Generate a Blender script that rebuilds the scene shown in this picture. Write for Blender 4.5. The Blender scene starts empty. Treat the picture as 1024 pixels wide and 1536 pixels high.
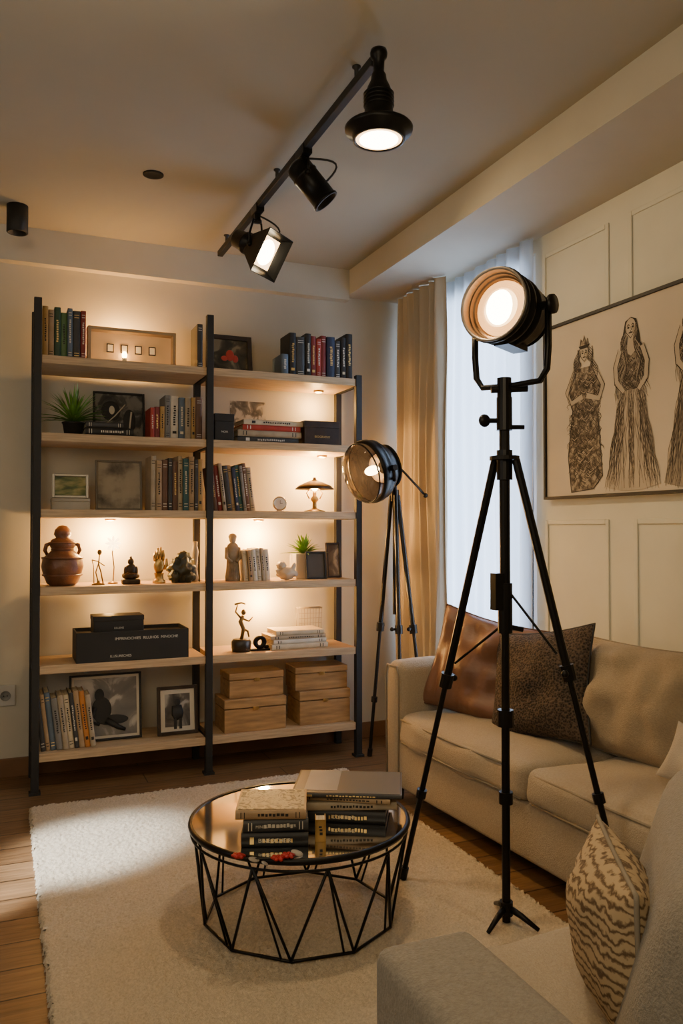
import bpy, math, random
from mathutils import Vector, Matrix, Euler, noise
random.seed(11)
D=bpy.data; COL=bpy.context.scene.collection
R=random.uniform
# ------------------------------------------------------------------ materials
_mc={}
def mat(name,col,rough=.5,metal=0,bump=0,bscale=60,var=.12,vscale=6,emit=None,estr=0,stretch=None,sheen=0,coat=0):
    if name in _mc: return _mc[name]
    m=D.materials.new(name); m.use_nodes=True; n=m.node_tree.nodes; l=m.node_tree.links
    b=n['Principled BSDF']; b.inputs['Roughness'].default_value=rough; b.inputs['Metallic'].default_value=metal
    if sheen: b.inputs['Sheen Weight'].default_value=sheen
    if coat: b.inputs['Coat Weight'].default_value=coat
    tc=n.new('ShaderNodeTexCoord'); mp=n.new('ShaderNodeMapping'); l.new(tc.outputs['Object'],mp.inputs[0])
    if stretch: mp.inputs['Scale'].default_value=stretch
    nz=n.new('ShaderNodeTexNoise'); nz.inputs['Scale'].default_value=vscale; nz.inputs['Detail'].default_value=4
    l.new(mp.outputs[0],nz.inputs['Vector'])
    cr=n.new('ShaderNodeValToRGB'); cr.color_ramp.elements[0].position=.3; cr.color_ramp.elements[1].position=.7
    cr.color_ramp.elements[0].color=[c*(1-var) for c in col[:3]]+[1]; cr.color_ramp.elements[1].color=[min(1,c*(1+var)) for c in col[:3]]+[1]
    l.new(nz.outputs['Fac'],cr.inputs[0]); l.new(cr.outputs[0],b.inputs['Base Color'])
    if bump:
        n2=n.new('ShaderNodeTexNoise'); n2.inputs['Scale'].default_value=bscale; n2.inputs['Detail'].default_value=3
        l.new(mp.outputs[0],n2.inputs['Vector']); bp=n.new('ShaderNodeBump'); bp.inputs['Strength'].default_value=bump; bp.inputs['Distance'].default_value=.01
        l.new(n2.outputs['Fac'],bp.inputs['Height']); l.new(bp.outputs[0],b.inputs['Normal'])
    if emit: b.inputs['Emission Color'].default_value=(*emit,1); b.inputs['Emission Strength'].default_value=estr
    _mc[name]=m; return m
def ramp_mat(name,stops,scale=6,detail=6,rough=.6,dist=0,stretch=None):
    if name in _mc: return _mc[name]
    m=D.materials.new(name); m.use_nodes=True; n=m.node_tree.nodes; l=m.node_tree.links; b=n['Principled BSDF']; b.inputs['Roughness'].default_value=rough
    tc=n.new('ShaderNodeTexCoord'); mp=n.new('ShaderNodeMapping'); l.new(tc.outputs['Object'],mp.inputs[0])
    if stretch: mp.inputs['Scale'].default_value=stretch
    nz=n.new('ShaderNodeTexNoise'); nz.inputs['Scale'].default_value=scale; nz.inputs['Detail'].default_value=detail; nz.inputs['Distortion'].default_value=dist
    l.new(mp.outputs[0],nz.inputs['Vector']); cr=n.new('ShaderNodeValToRGB'); els=cr.color_ramp.elements
    els[0].position=stops[0][0]; els[0].color=(*stops[0][1],1); els[1].position=stops[-1][0]; els[1].color=(*stops[-1][1],1)
    for p,c in stops[1:-1]:
        e=els.new(p); e.color=(*c,1)
    l.new(nz.outputs['Fac'],cr.inputs[0]); l.new(cr.outputs[0],b.inputs['Base Color']); _mc[name]=m; return m
def weave_mat(name,c1,c2,scale,rough=.9,bump=.5):
    m=D.materials.new(name); m.use_nodes=True; n=m.node_tree.nodes; l=m.node_tree.links; b=n['Principled BSDF']; b.inputs['Roughness'].default_value=rough
    tc=n.new('ShaderNodeTexCoord')
    vo=n.new('ShaderNodeTexVoronoi'); vo.inputs['Scale'].default_value=scale; l.new(tc.outputs['Object'],vo.inputs['Vector'])
    nz=n.new('ShaderNodeTexNoise'); nz.inputs['Scale'].default_value=7; nz.inputs['Detail'].default_value=5; l.new(tc.outputs['Object'],nz.inputs['Vector'])
    ad=n.new('ShaderNodeMath'); ad.operation='MULTIPLY_ADD'; ad.inputs[1].default_value=.5; l.new(nz.outputs['Fac'],ad.inputs[0]); 
    l.new(vo.outputs['Distance'],ad.inputs[2])
    cr=n.new('ShaderNodeValToRGB'); cr.color_ramp.elements[0].position=.45; cr.color_ramp.elements[1].position=1.05
    cr.color_ramp.elements[0].color=(*c1,1); cr.color_ramp.elements[1].color=(*c2,1)
    l.new(ad.outputs[0],cr.inputs[0]); l.new(cr.outputs[0],b.inputs['Base Color'])
    bp=n.new('ShaderNodeBump'); bp.inputs['Strength'].default_value=bump; bp.inputs['Distance'].default_value=.003; l.new(vo.outputs['Distance'],bp.inputs['Height']); l.new(bp.outputs[0],b.inputs['Normal'])
    _mc[name]=m; return m
def floor_mat():
    m=D.materials.new('oak_planks'); m.use_nodes=True; n=m.node_tree.nodes; l=m.node_tree.links; b=n['Principled BSDF']; b.inputs['Roughness'].default_value=.35
    tc=n.new('ShaderNodeTexCoord'); br=n.new('ShaderNodeTexBrick'); l.new(tc.outputs['Object'],br.inputs['Vector'])
    br.inputs['Color1'].default_value=(.26,.155,.075,1); br.inputs['Color2'].default_value=(.165,.09,.04,1); br.inputs['Mortar'].default_value=(.03,.015,.008,1)
    br.inputs['Scale'].default_value=1; br.inputs['Brick Width'].default_value=1.3; br.inputs['Row Height'].default_value=.15; br.inputs['Mortar Size'].default_value=.003
    mp=n.new('ShaderNodeMapping'); mp.inputs['Scale'].default_value=(2,22,1); l.new(tc.outputs['Object'],mp.inputs[0])
    nz=n.new('ShaderNodeTexNoise'); nz.inputs['Scale'].default_value=2.5; nz.inputs['Detail'].default_value=7; nz.inputs['Distortion'].default_value=.6; l.new(mp.outputs[0],nz.inputs['Vector'])
    mx=n.new('ShaderNodeMix'); mx.data_type='RGBA'; mx.blend_type='MULTIPLY'; mx.inputs[0].default_value=.8
    cr=n.new('ShaderNodeValToRGB'); cr.color_ramp.elements[0].position=.3; cr.color_ramp.elements[1].position=.7; cr.color_ramp.elements[0].color=(.5,.45,.4,1); cr.color_ramp.elements[1].color=(1.2,1.15,1.1,1)
    l.new(nz.outputs['Fac'],cr.inputs[0]); l.new(br.outputs['Color'],mx.inputs[6]); l.new(cr.outputs[0],mx.inputs[7]); l.new(mx.outputs[2],b.inputs['Base Color'])
    bp=n.new('ShaderNodeBump'); bp.inputs['Strength'].default_value=.15; bp.inputs['Distance'].default_value=.01; l.new(nz.outputs['Fac'],bp.inputs['Height']); l.new(bp.outputs[0],b.inputs['Normal'])
    return m
def sheer_mat():
    m=D.materials.new('sheer_voile'); m.use_nodes=True; n=m.node_tree.nodes; l=m.node_tree.links; n.remove(n['Principled BSDF']); o=n['Material Output']
    t=n.new('ShaderNodeBsdfTranslucent'); t.inputs[0].default_value=(.8,.86,.95,1); d=n.new('ShaderNodeBsdfDiffuse'); d.inputs[0].default_value=(.5,.56,.66,1)
    mx=n.new('ShaderNodeMixShader'); mx.inputs[0].default_value=.4; l.new(t.outputs[0],mx.inputs[1]); l.new(d.outputs[0],mx.inputs[2])
    tr=n.new('ShaderNodeBsdfTransparent'); tr.inputs[0].default_value=(.9,.94,1,1); m2=n.new('ShaderNodeMixShader'); m2.inputs[0].default_value=.10
    l.new(mx.outputs[0],m2.inputs[1]); l.new(tr.outputs[0],m2.inputs[2]); l.new(m2.outputs[0],o.inputs[0]); return m
def glass_mat(name,tint,refl=.2,rough=.03):
    m=D.materials.new(name); m.use_nodes=True; n=m.node_tree.nodes; l=m.node_tree.links; n.remove(n['Principled BSDF']); o=n['Material Output']
    t=n.new('ShaderNodeBsdfTransparent'); t.inputs[0].default_value=(*tint,1); g=n.new('ShaderNodeBsdfGlossy'); g.inputs['Roughness'].default_value=rough; g.inputs[0].default_value=(.8,.8,.8,1)
    fr=n.new('ShaderNodeFresnel'); fr.inputs[0].default_value=1.4
    ad=n.new('ShaderNodeMath'); ad.inputs[1].default_value=refl; l.new(fr.outputs[0],ad.inputs[0])
    mx=n.new('ShaderNodeMixShader'); l.new(ad.outputs[0],mx.inputs[0]); l.new(t.outputs[0],mx.inputs[1]); l.new(g.outputs[0],mx.inputs[2]); l.new(mx.outputs[0],o.inputs[0]); return m
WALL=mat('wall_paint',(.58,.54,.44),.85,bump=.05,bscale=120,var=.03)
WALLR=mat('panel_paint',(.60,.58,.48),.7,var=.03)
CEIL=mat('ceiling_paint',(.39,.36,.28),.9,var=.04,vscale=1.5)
FLOOR=floor_mat()
SHEER=sheer_mat()
BLK=mat('black_metal',(.012,.011,.010),.38,.7,var=.2)
BLKM=mat('black_matte',(.015,.014,.013),.6,var=.2)
OAK=mat('oak_shelf',(.50,.35,.20),.5,stretch=(2,30,30),vscale=4,var=.2,bump=.08,bscale=10)
PAGES=mat('book_pages',(.62,.52,.35),.9,var=.25,vscale=220,stretch=(1,.05,.05))
GOLD=mat('gilding',(.75,.52,.2),.35,.8)
PALE=mat('pale_ink',(.66,.60,.48),.7)
BRASS=mat('aged_brass',(.55,.36,.13),.32,.9,var=.3,vscale=30)
LIN=mat('sofa_linen',(.37,.305,.22),.95,bump=.45,bscale=260,var=.10,vscale=160,sheen=.1)
LINB=mat('back_cushion_linen',(.35,.27,.175),.95,bump=.45,bscale=260,var=.10,vscale=160,sheen=.1)
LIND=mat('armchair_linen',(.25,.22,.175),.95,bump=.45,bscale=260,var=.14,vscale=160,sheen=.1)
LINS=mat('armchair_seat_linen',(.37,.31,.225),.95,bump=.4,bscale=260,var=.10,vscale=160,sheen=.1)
PIPE=mat('piping_cord',(.25,.21,.155),.9,var=.1)
LEATH=mat('brown_leather',(.19,.088,.05),.42,bump=.6,bscale=14,var=.25,vscale=7)
WEAVE=weave_mat('dark_woven_wool',(.006,.005,.004),(.085,.056,.038),120,bump=1)
CURT=mat('beige_curtain',(.50,.41,.285),.95,var=.04,vscale=3,bump=.15,bscale=400)
CHROME=mat('satin_steel',(.6,.55,.48),.2,1)
GLASS=glass_mat('smoked_glass',(.38,.355,.31),.02,.07)
CLEAR=glass_mat('clear_glass',(.85,.83,.8),.02)
DOME=glass_mat('lamp_dome_glass',(.72,.64,.52),.02)
PAPER=mat('cream_paper',(.56,.485,.385),.8,var=.06,vscale=3)
# ------------------------------------------------------------------ geometry builder
def frame_from(d):
    d=Vector(d).normalized(); up=Vector((0,0,1)) if abs(d.z)<.95 else Vector((0,1,0))
    x=up.cross(d).normalized(); y=d.cross(x); return Matrix((x,y,d)).transposed()
def MX(loc=(0,0,0),rot=(0,0,0),dirv=None,sc=None):
    m=(frame_from(dirv) if dirv is not None else Euler(rot).to_matrix()).to_4x4()
    if sc: m=m@Matrix.Diagonal((*sc,1))
    return Matrix.Translation(loc)@m
class G:
    def __init__(s): s.v=[];s.f=[];s.m=[];s.s=[]
    def add(s,v,f,mi=0,sm=False,M=None):
        o=len(s.v)
        s.v+= [tuple(M@Vector(p)) for p in v] if M is not None else [tuple(p) for p in v]
        for q in f: s.f.append([i+o for i in q]); s.m.append(mi); s.s.append(sm)
        return s
    def box(s,c,sz,mi=0,M=None):
        x,y,z=c; a,b,e=sz[0]/2,sz[1]/2,sz[2]/2
        v=[(x+i*a,y+j*b,z+k*e) for i in(-1,1) for j in(-1,1) for k in(-1,1)]
        return s.add(v,[(0,1,3,2),(4,6,7,5),(0,4,5,1),(2,3,7,6),(0,2,6,4),(1,5,7,3)],mi,False,M)
    def lathe(s,prof,seg=24,mi=0,M=None,sm=True,ph=0):
        v=[];f=[]
        for r,z in prof:
            r=max(r,.0002)
            for i in range(seg):
                a=2*math.pi*i/seg+ph; v.append((r*math.cos(a),r*math.sin(a),z))
        for k in range(len(prof)-1):
            for i in range(seg):
                j=(i+1)%seg; f.append((k*seg+i,k*seg+j,(k+1)*seg+j,(k+1)*seg+i))
        return s.add(v,f,mi,sm,M)
    def tube(s,pts,r,seg=8,mi=0,closed=False,M=None,sm=True):
        P=[Vector(p) for p in pts]; n=len(P); rr=r if isinstance(r,(list,tuple)) else [r]*n
        v=[];f=[];N=None
        for i in range(n):
            a=P[i-1] if (i>0 or closed) else P[0]; b=P[(i+1)%n] if (i<n-1 or closed) else P[-1]
            t=(b-a).normalized() if (b-a).length>1e-9 else Vector((0,0,1))
            if N is None:
                N=t.cross(Vector((0,0,1)) if abs(t.z)<.9 else Vector((1,0,0))).normalized()
            N=(N-t*N.dot(t)).normalized(); B=t.cross(N)
            for k in range(seg):
                an=2*math.pi*k/seg; v.append(P[i]+(N*math.cos(an)+B*math.sin(an))*rr[i])
        for i in range(n if closed else n-1):
            i2=(i+1)%n
            for k in range(seg):
                k2=(k+1)%seg; f.append((i*seg+k,i*seg+k2,i2*seg+k2,i2*seg+k))
        if not closed: f.append(tuple(range(seg))[::-1]); f.append(tuple((n-1)*seg+k for k in range(seg)))
        return s.add(v,f,mi,sm,M)
    def cyl(s,a,b,r,r2=None,seg=16,mi=0,M=None):
        a=Vector(a);b=Vector(b);r2=r if r2 is None else r2; L=(b-a).length
        T=MX(a,dirv=b-a); T=M@T if M is not None else T
        return s.lathe([(0,0),(r,0),(r,0),(r2,L),(r2,L),(0,L)],seg,mi,T,False)
    def ell(s,c,rad,mi=0,M=None,n=12,nz=0,ns=8):
        v=[];f=[];m=2*n
        for i in range(n+1):
            th=math.pi*i/n
            for j in range(m):
                ph=2*math.pi*j/m; p=Vector((math.sin(th)*math.cos(ph),math.sin(th)*math.sin(ph),math.cos(th)))
                k=1+nz*noise.noise(p*ns*.3+Vector(c)*9) if nz else 1
                v.append((c[0]+p.x*rad[0]*k,c[1]+p.y*rad[1]*k,c[2]+p.z*rad[2]*k))
        for i in range(n):
            for j in range(m): f.append((i*m+j,(i+1)*m+j,(i+1)*m+(j+1)%m,i*m+(j+1)%m))
        return s.add(v,f,mi,True,M)
    def rbox(s,c,sz,r=.03,puff=(0,0,0),n=7,mi=0,M=None,nz=0):
        H=[q/2 for q in sz]; ax=[]
        for h in H:
            q=min(r,h*.98); A=[-h,-h+q*.12,-h+q*.35,-h+q*.65,-h+q]; inner=[-h+q+(2*h-2*q)*i/n for i in range(1,n)]
            ax.append(A+inner+[-a for a in A[::-1]])
        L=[len(a) for a in ax]; idx={};v=[];f=[]
        def V(i,j,k):
            if (i,j,k) in idx: return idx[(i,j,k)]
            q=Vector((ax[0][i],ax[1][j],ax[2][k])); inn=Vector([max(-(H[t]-min(r,H[t]*.98)),min(H[t]-min(r,H[t]*.98),q[t])) for t in range(3)])
            d=q-inn; rr=max(abs(d.x),abs(d.y),abs(d.z)); 
            if d.length>1e-9: q2=inn+d.normalized()*rr
            else: q2=q
            p=[q[t]/H[t] for t in range(3)]
            q2=q2.copy()
            for t in range(3):
                o=[u for u in range(3) if u!=t]; q2[t]+=puff[t]*(1-p[o[0]]**2)*(1-p[o[1]]**2)*p[t]
            q2+=Vector(c)
            if nz: q2+=noise.noise_vector(q2*6)*nz
            idx[(i,j,k)]=len(v); v.append(q2); return idx[(i,j,k)]
        for i in range(L[0]-1):
            for j in range(L[1]-1):
                f.append((V(i,j,0),V(i,j+1,0),V(i+1,j+1,0),V(i+1,j,0))); k=L[2]-1; f.append((V(i,j,k),V(i+1,j,k),V(i+1,j+1,k),V(i,j+1,k)))
        for i in range(L[0]-1):
            for k in range(L[2]-1):
                f.append((V(i,0,k),V(i+1,0,k),V(i+1,0,k+1),V(i,0,k+1))); j=L[1]-1; f.append((V(i,j,k),V(i,j,k+1),V(i+1,j,k+1),V(i+1,j,k)))
        for j in range(L[1]-1):
            for k in range(L[2]-1):
                f.append((V(0,j,k),V(0,j,k+1),V(0,j+1,k+1),V(0,j+1,k))); i=L[0]-1; f.append((V(i,j,k),V(i,j+1,k),V(i,j+1,k+1),V(i,j,k+1)))
        return s.add(v,f,mi,True,M)
    def pillow(s,w,h,t,mi=0,M=None,n=26,nz=.008,seed=0,k=.09):
        v=[];f=[]
        for side in(1,-1):
            o=len(v)
            for i in range(n+1):
                for j in range(n+1):
                    a=-1+2*i/n; b=-1+2*j/n; a=math.sin(a*math.pi/2)*.5+a*.5; b=math.sin(b*math.pi/2)*.5+b*.5
                    x=w/2*a*(1-k*math.cos(b*math.pi/2)); z=h/2*b*(1-k*math.cos(a*math.pi/2))
                    th=t/2*max(0,(1-a**2))**.5*max(0,(1-b**2))**.5; th=th*.75+t*.125*(1-a**4)*(1-b**4)
                    wv=noise.noise(Vector((x*9+seed,z*9,side*3)))*nz*(1-a**4)*(1-b**4)*2
                    wv+=abs(noise.noise(Vector((x*14+seed,z*5+x*6,side*5))))*nz*-1.4*(1-a**6)*(1-b**6)
                    v.append((x,side*(th+wv),z))
            for i in range(n):
                for j in range(n):
                    q=(o+i*(n+1)+j,o+(i+1)*(n+1)+j,o+(i+1)*(n+1)+j+1,o+i*(n+1)+j+1); f.append(q if side<0 else q[::-1])
        return s.add(v,f,mi,True,M)
    def obj(s,name,mats,parent=None,loc=(0,0,0),rot=(0,0,0),bev=0,**kw):
        me=D.meshes.new(name); me.from_pydata(s.v,[],s.f); me.polygons.foreach_set('material_index',s.m); me.polygons.foreach_set('use_smooth',s.s)
        for m in (mats if isinstance(mats,(list,tuple)) else [mats]): me.materials.append(m)
        me.update(); o=D.objects.new(name,me); COL.objects.link(o); o.location=loc; o.rotation_euler=rot
        if parent: o.parent=parent
        if bev:
            b=o.modifiers.new('bevel','BEVEL'); b.width=bev; b.segments=2; b.limit_method='ANGLE'; b.angle_limit=.7
        for k,val in kw.items(): o[k]=val
        return o
def thing(name,loc,label,category,rot=(0,0,0),group=None):
    o=D.objects.new(name,None); o.empty_display_size=.05; COL.objects.link(o); o.location=loc; o.rotation_euler=rot; o['label']=label; o['category']=category
    if group: o['group']=group
    return o
def light(kind,name,loc,power,col,dirv=None,parent=None,**k):
    L=D.lights.new(name,kind); L.energy=power; L.color=col
    for a,b in k.items(): setattr(L,a,b)
    o=D.objects.new(name,L); COL.objects.link(o); o.location=loc
    if dirv is not None: o.rotation_euler=Vector(dirv).to_track_quat('-Z','Y').to_euler()
    if parent: o.parent=parent
    return o
def lettering(txt,size,mt,parent,loc,rot,name='lettering'):
    c=D.curves.new(name,'FONT'); c.body=txt; c.size=size; c.align_x='CENTER'; c.align_y='CENTER'; c.extrude=.0003
    t=D.objects.new(name+'_curve',c); COL.objects.link(t); dg=bpy.context.evaluated_depsgraph_get(); dg.update()
    me=D.meshes.new_from_object(t.evaluated_get(dg)); D.objects.remove(t); me.materials.clear(); me.materials.append(mt)
    o=D.objects.new(name,me); COL.objects.link(o); o.location=loc; o.rotation_euler=rot; o.parent=parent; return o
def S(name,g,m,**k): return g.obj(name,m,kind='structure',**k)
# ------------------------------------------------------------------ room
XW=2.25; YB=4.25; ZC=2.66; XL=-1.9; YF=-1.4
S('floor',G().box(((XL+XW)/2,(YB+YF)/2,-.03),(XW-XL+.4,YB-YF+.4,.06)),FLOOR)
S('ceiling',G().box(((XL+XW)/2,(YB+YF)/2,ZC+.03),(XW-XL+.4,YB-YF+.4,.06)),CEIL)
S('wall_back',G().box(((XL+XW)/2,YB+.05,ZC/2),(XW-XL+.4,.1,ZC)),WALL)
S('wall_front',G().box(((XL+XW)/2,YF-.05,ZC/2),(XW-XL+.4,.1,ZC)),WALL)
S('wall_left',G().box((XL-.05,(YB+YF)/2,ZC/2),(.1,YB-YF,ZC)),WALL)
w0,w1,wz0,wz1=3.06,4.14,.15,2.46
g=G(); g.box((XW+.05,(YF+w0)/2,ZC/2),(.1,w0-YF,ZC)); g.box((XW+.05,(w1+YB)/2,ZC/2),(.1,YB-w1,ZC))
g.box((XW+.05,(w0+w1)/2,wz0/2),(.1,w1-w0,wz0)); g.box((XW+.05,(w0+w1)/2,(wz1+ZC)/2),(.1,w1-w0,ZC-wz1)); S('wall_right',g,WALLR)
g=G(); WH=mat('window_white',(.7,.7,.68),.4)
for y in (w0+.025,w1-.025): g.box((XW+.05,y,(wz0+wz1)/2),(.06,.05,wz1-wz0))
for z in (wz0+.025,wz1-.025): g.box((XW+.05,(w0+w1)/2,z),(.05,w1-w0,.05))
g.box((XW+.05,(w0+w1)/2,(wz0+wz1)/2),(.006,w1-w0,wz1-wz0),1); S('window_1',g,[WH,CLEAR])
S('trim_1',G().box(((1.81+XW)/2,(YB+YF)/2,(2.52+ZC)/2),(XW-1.81,YB-YF,ZC-2.52)),mat('soffit_paint',(.50,.46,.37),.85,var=.03))
S('trim_2',G().box(((XL+1.81)/2,YB-.03,(2.49+ZC)/2),(1.81-XL,.06,ZC-2.49)),WALL)
def moulding(name,ya,yb,za,zb):
    g=G(); t=.02; b=.007; x=XW-b/2+.0005
    for y in(ya,yb): g.box((x,y,(za+zb)/2),(b,t,zb-za+t))
    for z in(za,zb): g.box((x,(ya+yb)/2,z),(b,yb-ya-t,t))
    S(name,g,WALLR,bev=.0034)
moulding('trim_3',2.58,2.99,1.38,2.42); moulding('trim_4',1.62,2.45,1.38,2.42)
moulding('trim_5',2.59,2.98,.30,1.225); moulding('trim_6',1.62,2.43,.30,1.225); moulding('trim_7',.3,1.5,.3,1.225); moulding('trim_8',.3,1.5,1.38,2.42)
S('baseboard_back',G().box((.17,YB-.008,.045),(4.1,.016,.09)),mat('base_wood',(.2,.1,.045),.5),bev=.003)
# ------------------------------------------------------------------ curtains
def drape(name,xa,ya,yb,z0,z1,amp,folds,m,label,cat='curtain',n=120,seed=0,irr=0):
    g=G();v=[];f=[];nz=26
    for k in range(nz+1):
        z=z0+(z1-z0)*k/nz; h=1-k/nz
        for i in range(n+1):
            t=i/n; y=ya+(yb-ya)*t
            x=xa+amp*(math.sin(t*folds*2*math.pi+.9*math.sin(5*t+seed)+.15*math.sin(z*3))+.3*math.sin(t*folds*5.3+z*.8))*(1.0+.3*h)
            x+=irr*(noise.noise(Vector((t*9+seed,z*.9,2)))*.9+noise.noise(Vector((t*26+seed,z*1.6,5)))*.5)*(.6+h*.6)
            v.append((x,y+.01*math.sin(z*2+t*20),z))
    for k in range(nz):
        for i in range(n): a=k*(n+1)+i; f.append((a,a+1,a+n+2,a+n+1))
    g.add(v,f,0,True); o=g.obj(name,m); o['label']=label; o['category']=cat; return o
drape('sheer_curtain',2.205,3.03,4.20,.015,2.515,.011,12,SHEER,'white sheer voile curtain glowing with window light',n=240,irr=.006)
drape('curtain',2.115,3.67,4.18,.01,2.515,.016,7,CURT,'long beige pleated curtain hanging in the room corner',seed=2,n=320,irr=.03)
# ------------------------------------------------------------------ rug
g=G();v=[];f=[];x0,x1,y0,y1=.12,1.575,.15,3.70;nx,ny=260,620
for j in range(ny+1):
    for i in range(nx+1):
        x=x0+(x1-x0)*i/nx;y=y0+(y1-y0)*j/ny; e=min(i,nx-i,j*1.,ny-j)
        z=.020+.003*noise.noise(Vector((x*80,y*80,0)))+R(-.0042,.0042)+.0025*noise.noise(Vector((x*12,y*7,3)))
        if e<1: z=.001
        jx=R(-.006,.006) if e<3 else R(-.0015,.0015)
        v.append((x+jx,y+jx+ .008*noise.noise(Vector((x*3,0,1)))*(1 if e<2 else 0),z))
for j in range(ny):
    for i in range(nx): a=j*(nx+1)+i; f.append((a,a+1,a+nx+2,a+nx+1))
g.add(v,f,0,True)
RUG=mat('cream_shag',(.60,.495,.35),1,bump=.6,bscale=400,var=.16,vscale=140,sheen=.1)
o=g.obj('rug',RUG); o['label']='cream shaggy pile rug under the coffee table'; o['category']='rug'
ZR=.024
# ------------------------------------------------------------------ bookshelf
SZ=[1.99,1.635,1.285,.93,.575,.18]; SF=3.93; SB=4.225; XA,XM,XB=.15,.945,1.745
bs=thing('bookcase',((XA+XB)/2,4.08,0),'tall open bookcase with black metal posts and oak shelves','bookcase'); ox,oy=(XA+XB)/2,4.08
for x in (XA,XM,XB):
    for y in (SF-.005,SB-.02):
        top=2.25 if x!=XB else 2.01
        G().box((x-ox,y-oy,top/2),(.034,.034,top)).obj('post',BLKM,bs,bev=.003)
for i,z in enumerate(SZ):
    for a,b in ((XA,XM),(XM,XB)):
        G().box(((a+b)/2-ox,(SF+SB)/2-oy-.005,z-.019),(b-a-.035,SB-SF+.02,.038)).obj('shelf_board',OAK,bs,bev=.002)
for x in (XA,XM,XB):
    for z in SZ: G().box((x-ox,(SF+SB)/2-oy,z-.03),(.022,SB-SF-.06,.02)).obj('side_rail',BLKM,bs)
for x in (XA,XM,XB): 
    G().box((x-ox,SF-oy-.005,.006),(.050,.050,.012)).obj('foot',BLKM,bs)
WARM=(1,.54,.16)
def puck(x,z,p,y=4.13):
    t=thing('shelf_light',(x,y,z-.038),'small round warm puck light under the shelf','light',group='puck lights under the shelves')
    G().lathe([(0,0),(.028,0),(.028,-.008),(.022,-.010),(0,-.010)]).obj('housing',BRASS,t)
    G().lathe([(0,-.0135),(.012,-.013),(.02,-.0102)]).obj('lens',mat('puck_glow',(1,.8,.5),emit=(1,.65,.3),estr=14),t)
    light('POINT','shelf_bulb',(0,.03,-.085),p,WARM,parent=t,shadow_soft_size=.025)
puck(.50,1.285,18); puck(1.26,1.285,19); puck(1.30,.93,15); puck(1.62,1.635,4); puck(.5,.93,1.2); puck(1.6,1.99,4.5)
# ------------------------------------------------------------------ books
PAL={'black':(.012,.011,.011),'charcoal':(.04,.038,.036),'dark red':(.2,.02,.015),'red':(.38,.035,.02),'dark green':(.03,.07,.035),'green':(.08,.16,.06),'ochre':(.42,.24,.06),
'tan':(.38,.25,.13),'brown':(.13,.06,.03),'navy':(.02,.03,.07),'slate blue':(.10,.14,.19),'grey':(.20,.19,.175),'ivory':(.55,.46,.32),'beige':(.38,.30,.20),'orange':(.5,.19,.04),'teal':(.03,.10,.11),'white':(.6,.55,.46)}
def cmat(c): return mat('cover_'+c.replace(' ','_'),PAL[c],.5,var=.15,vscale=20)
DARK={'black','charcoal','dark red','red','dark green','navy','brown','teal','slate blue'}
def bookgeo(w,h,d,seed):
    rn=random.Random(seed); g=G(); t=.0028
    g.box((-w/2+t/2,0,h/2),(t,d,h)); g.box((w/2-t/2,0,h/2),(t,d,h)); 
    n=5; v=[];f=[]
    for k in range(n+1):
        a=math.pi*k/n; xx=-math.cos(a)*w/2; yy=-d/2-math.sin(a)*min(.006,w*.18)
        v+= [(xx,yy,0),(xx,yy,h)]
    for k in range(n): f.append((2*k,2*k+2,2*k+3,2*k+1))
    g.add(v,f,0,True); g.box((0,-d/2+.001,h/2),(w-.001,.002,h))
    g.box((0,.001,h/2),(w-2*t,d-.006,h-.008),1)
    yy=-d/2-min(.006,w*.18)-.0003
    st=rn.randint(0,3)
    if st in(0,2):
        for zz in (.08,.13,.86,.91): g.box((0,yy+.0012,h*zz),(w*.62,.0024,h*.012),2)
    if st in(1,2,3):
        z=h*.32; 
        while z<h*.76:
            L=rn.uniform(.004,.009); g.box((rn.uniform(-.05,.05)*w,yy+.0004,z+L/2),(w*.28,.0012,L),2); z+=L+.0035
    if st==3: g.box((0,yy+.001,h*.16),(w*.5,.002,h*.06),2)
    return g,st
STN=['with spine bands','with spine title','with banded spine','with spine block']
bk=[0]
def book(loc,w,h,d,c,group,rot=(0,0,0),lab='standing on the shelf'):
    bk[0]+=1; g,st=bookgeo(w,h,d,bk[0])
    tm=(GOLD if bk[0]%3==0 else PALE) if c in DARK else BLKM
    o=g.obj('book',[cmat(c),PAGES,tm],None,loc,rot); o['label']=f'{c} book {STN[st]} {lab}'; o['category']='book'; o['group']=group; return o
def row(xa,xb,z,h,cols,group,lean=0,yf=3.975,d=.15,hv=.12):
    n=len(cols); ws=[R(.7,1.35) for _ in cols]; s=(xb-xa)/sum(ws); x=xa
    for c,w in zip(cols,ws):
        w*=s; hh=h*R(1-hv,1); ww=w-.0012
        if lean:
            a=math.radians(lean)*1; ww=w*math.cos(a)-.001; 
            book((x+w/2,yf+d/2+R(0,.012),z+ww/2*abs(math.sin(a))+.0004),ww,hh,d,c,group,(0,a,0),'leaning on the shelf')
        else: book((x+w/2,yf+d/2+R(0,.012),z+.0003),ww,hh,d,c,group)
        x+=w
def flat(cx,cy,z,L,d,t,c,group,rz=0,lab='lying in a stack'):
    a=math.radians(rz); loc=(cx-math.cos(a)*L/2,cy-math.sin(a)*L/2,z+t/2+.0003)
    return book(loc,t,L,d,c,group,(0,math.pi/2,a),lab)
row(.172,.365,1.99,.245,['ochre','tan','dark green','green','slate blue','charcoal','dark red'],'books on the top shelf beside the light box')
row(1.335,1.375,1.99,.12,['slate blue'],'books at the end of the top shelf')
row(1.378,1.665,1.99,.235,['black','charcoal','black','dark red','red','dark red','navy','charcoal'],'books at the end of the top shelf')
row(1.668,1.735,1.99,.255,['black','black'],'books at the end of the top shelf')
row(.895,.923,1.99,.245,['charcoal'],'books on the top shelf beside the light box')
row(.665,.735,1.635,.16,['red','dark red','ochre'],'books beside the framed collage')
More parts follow.
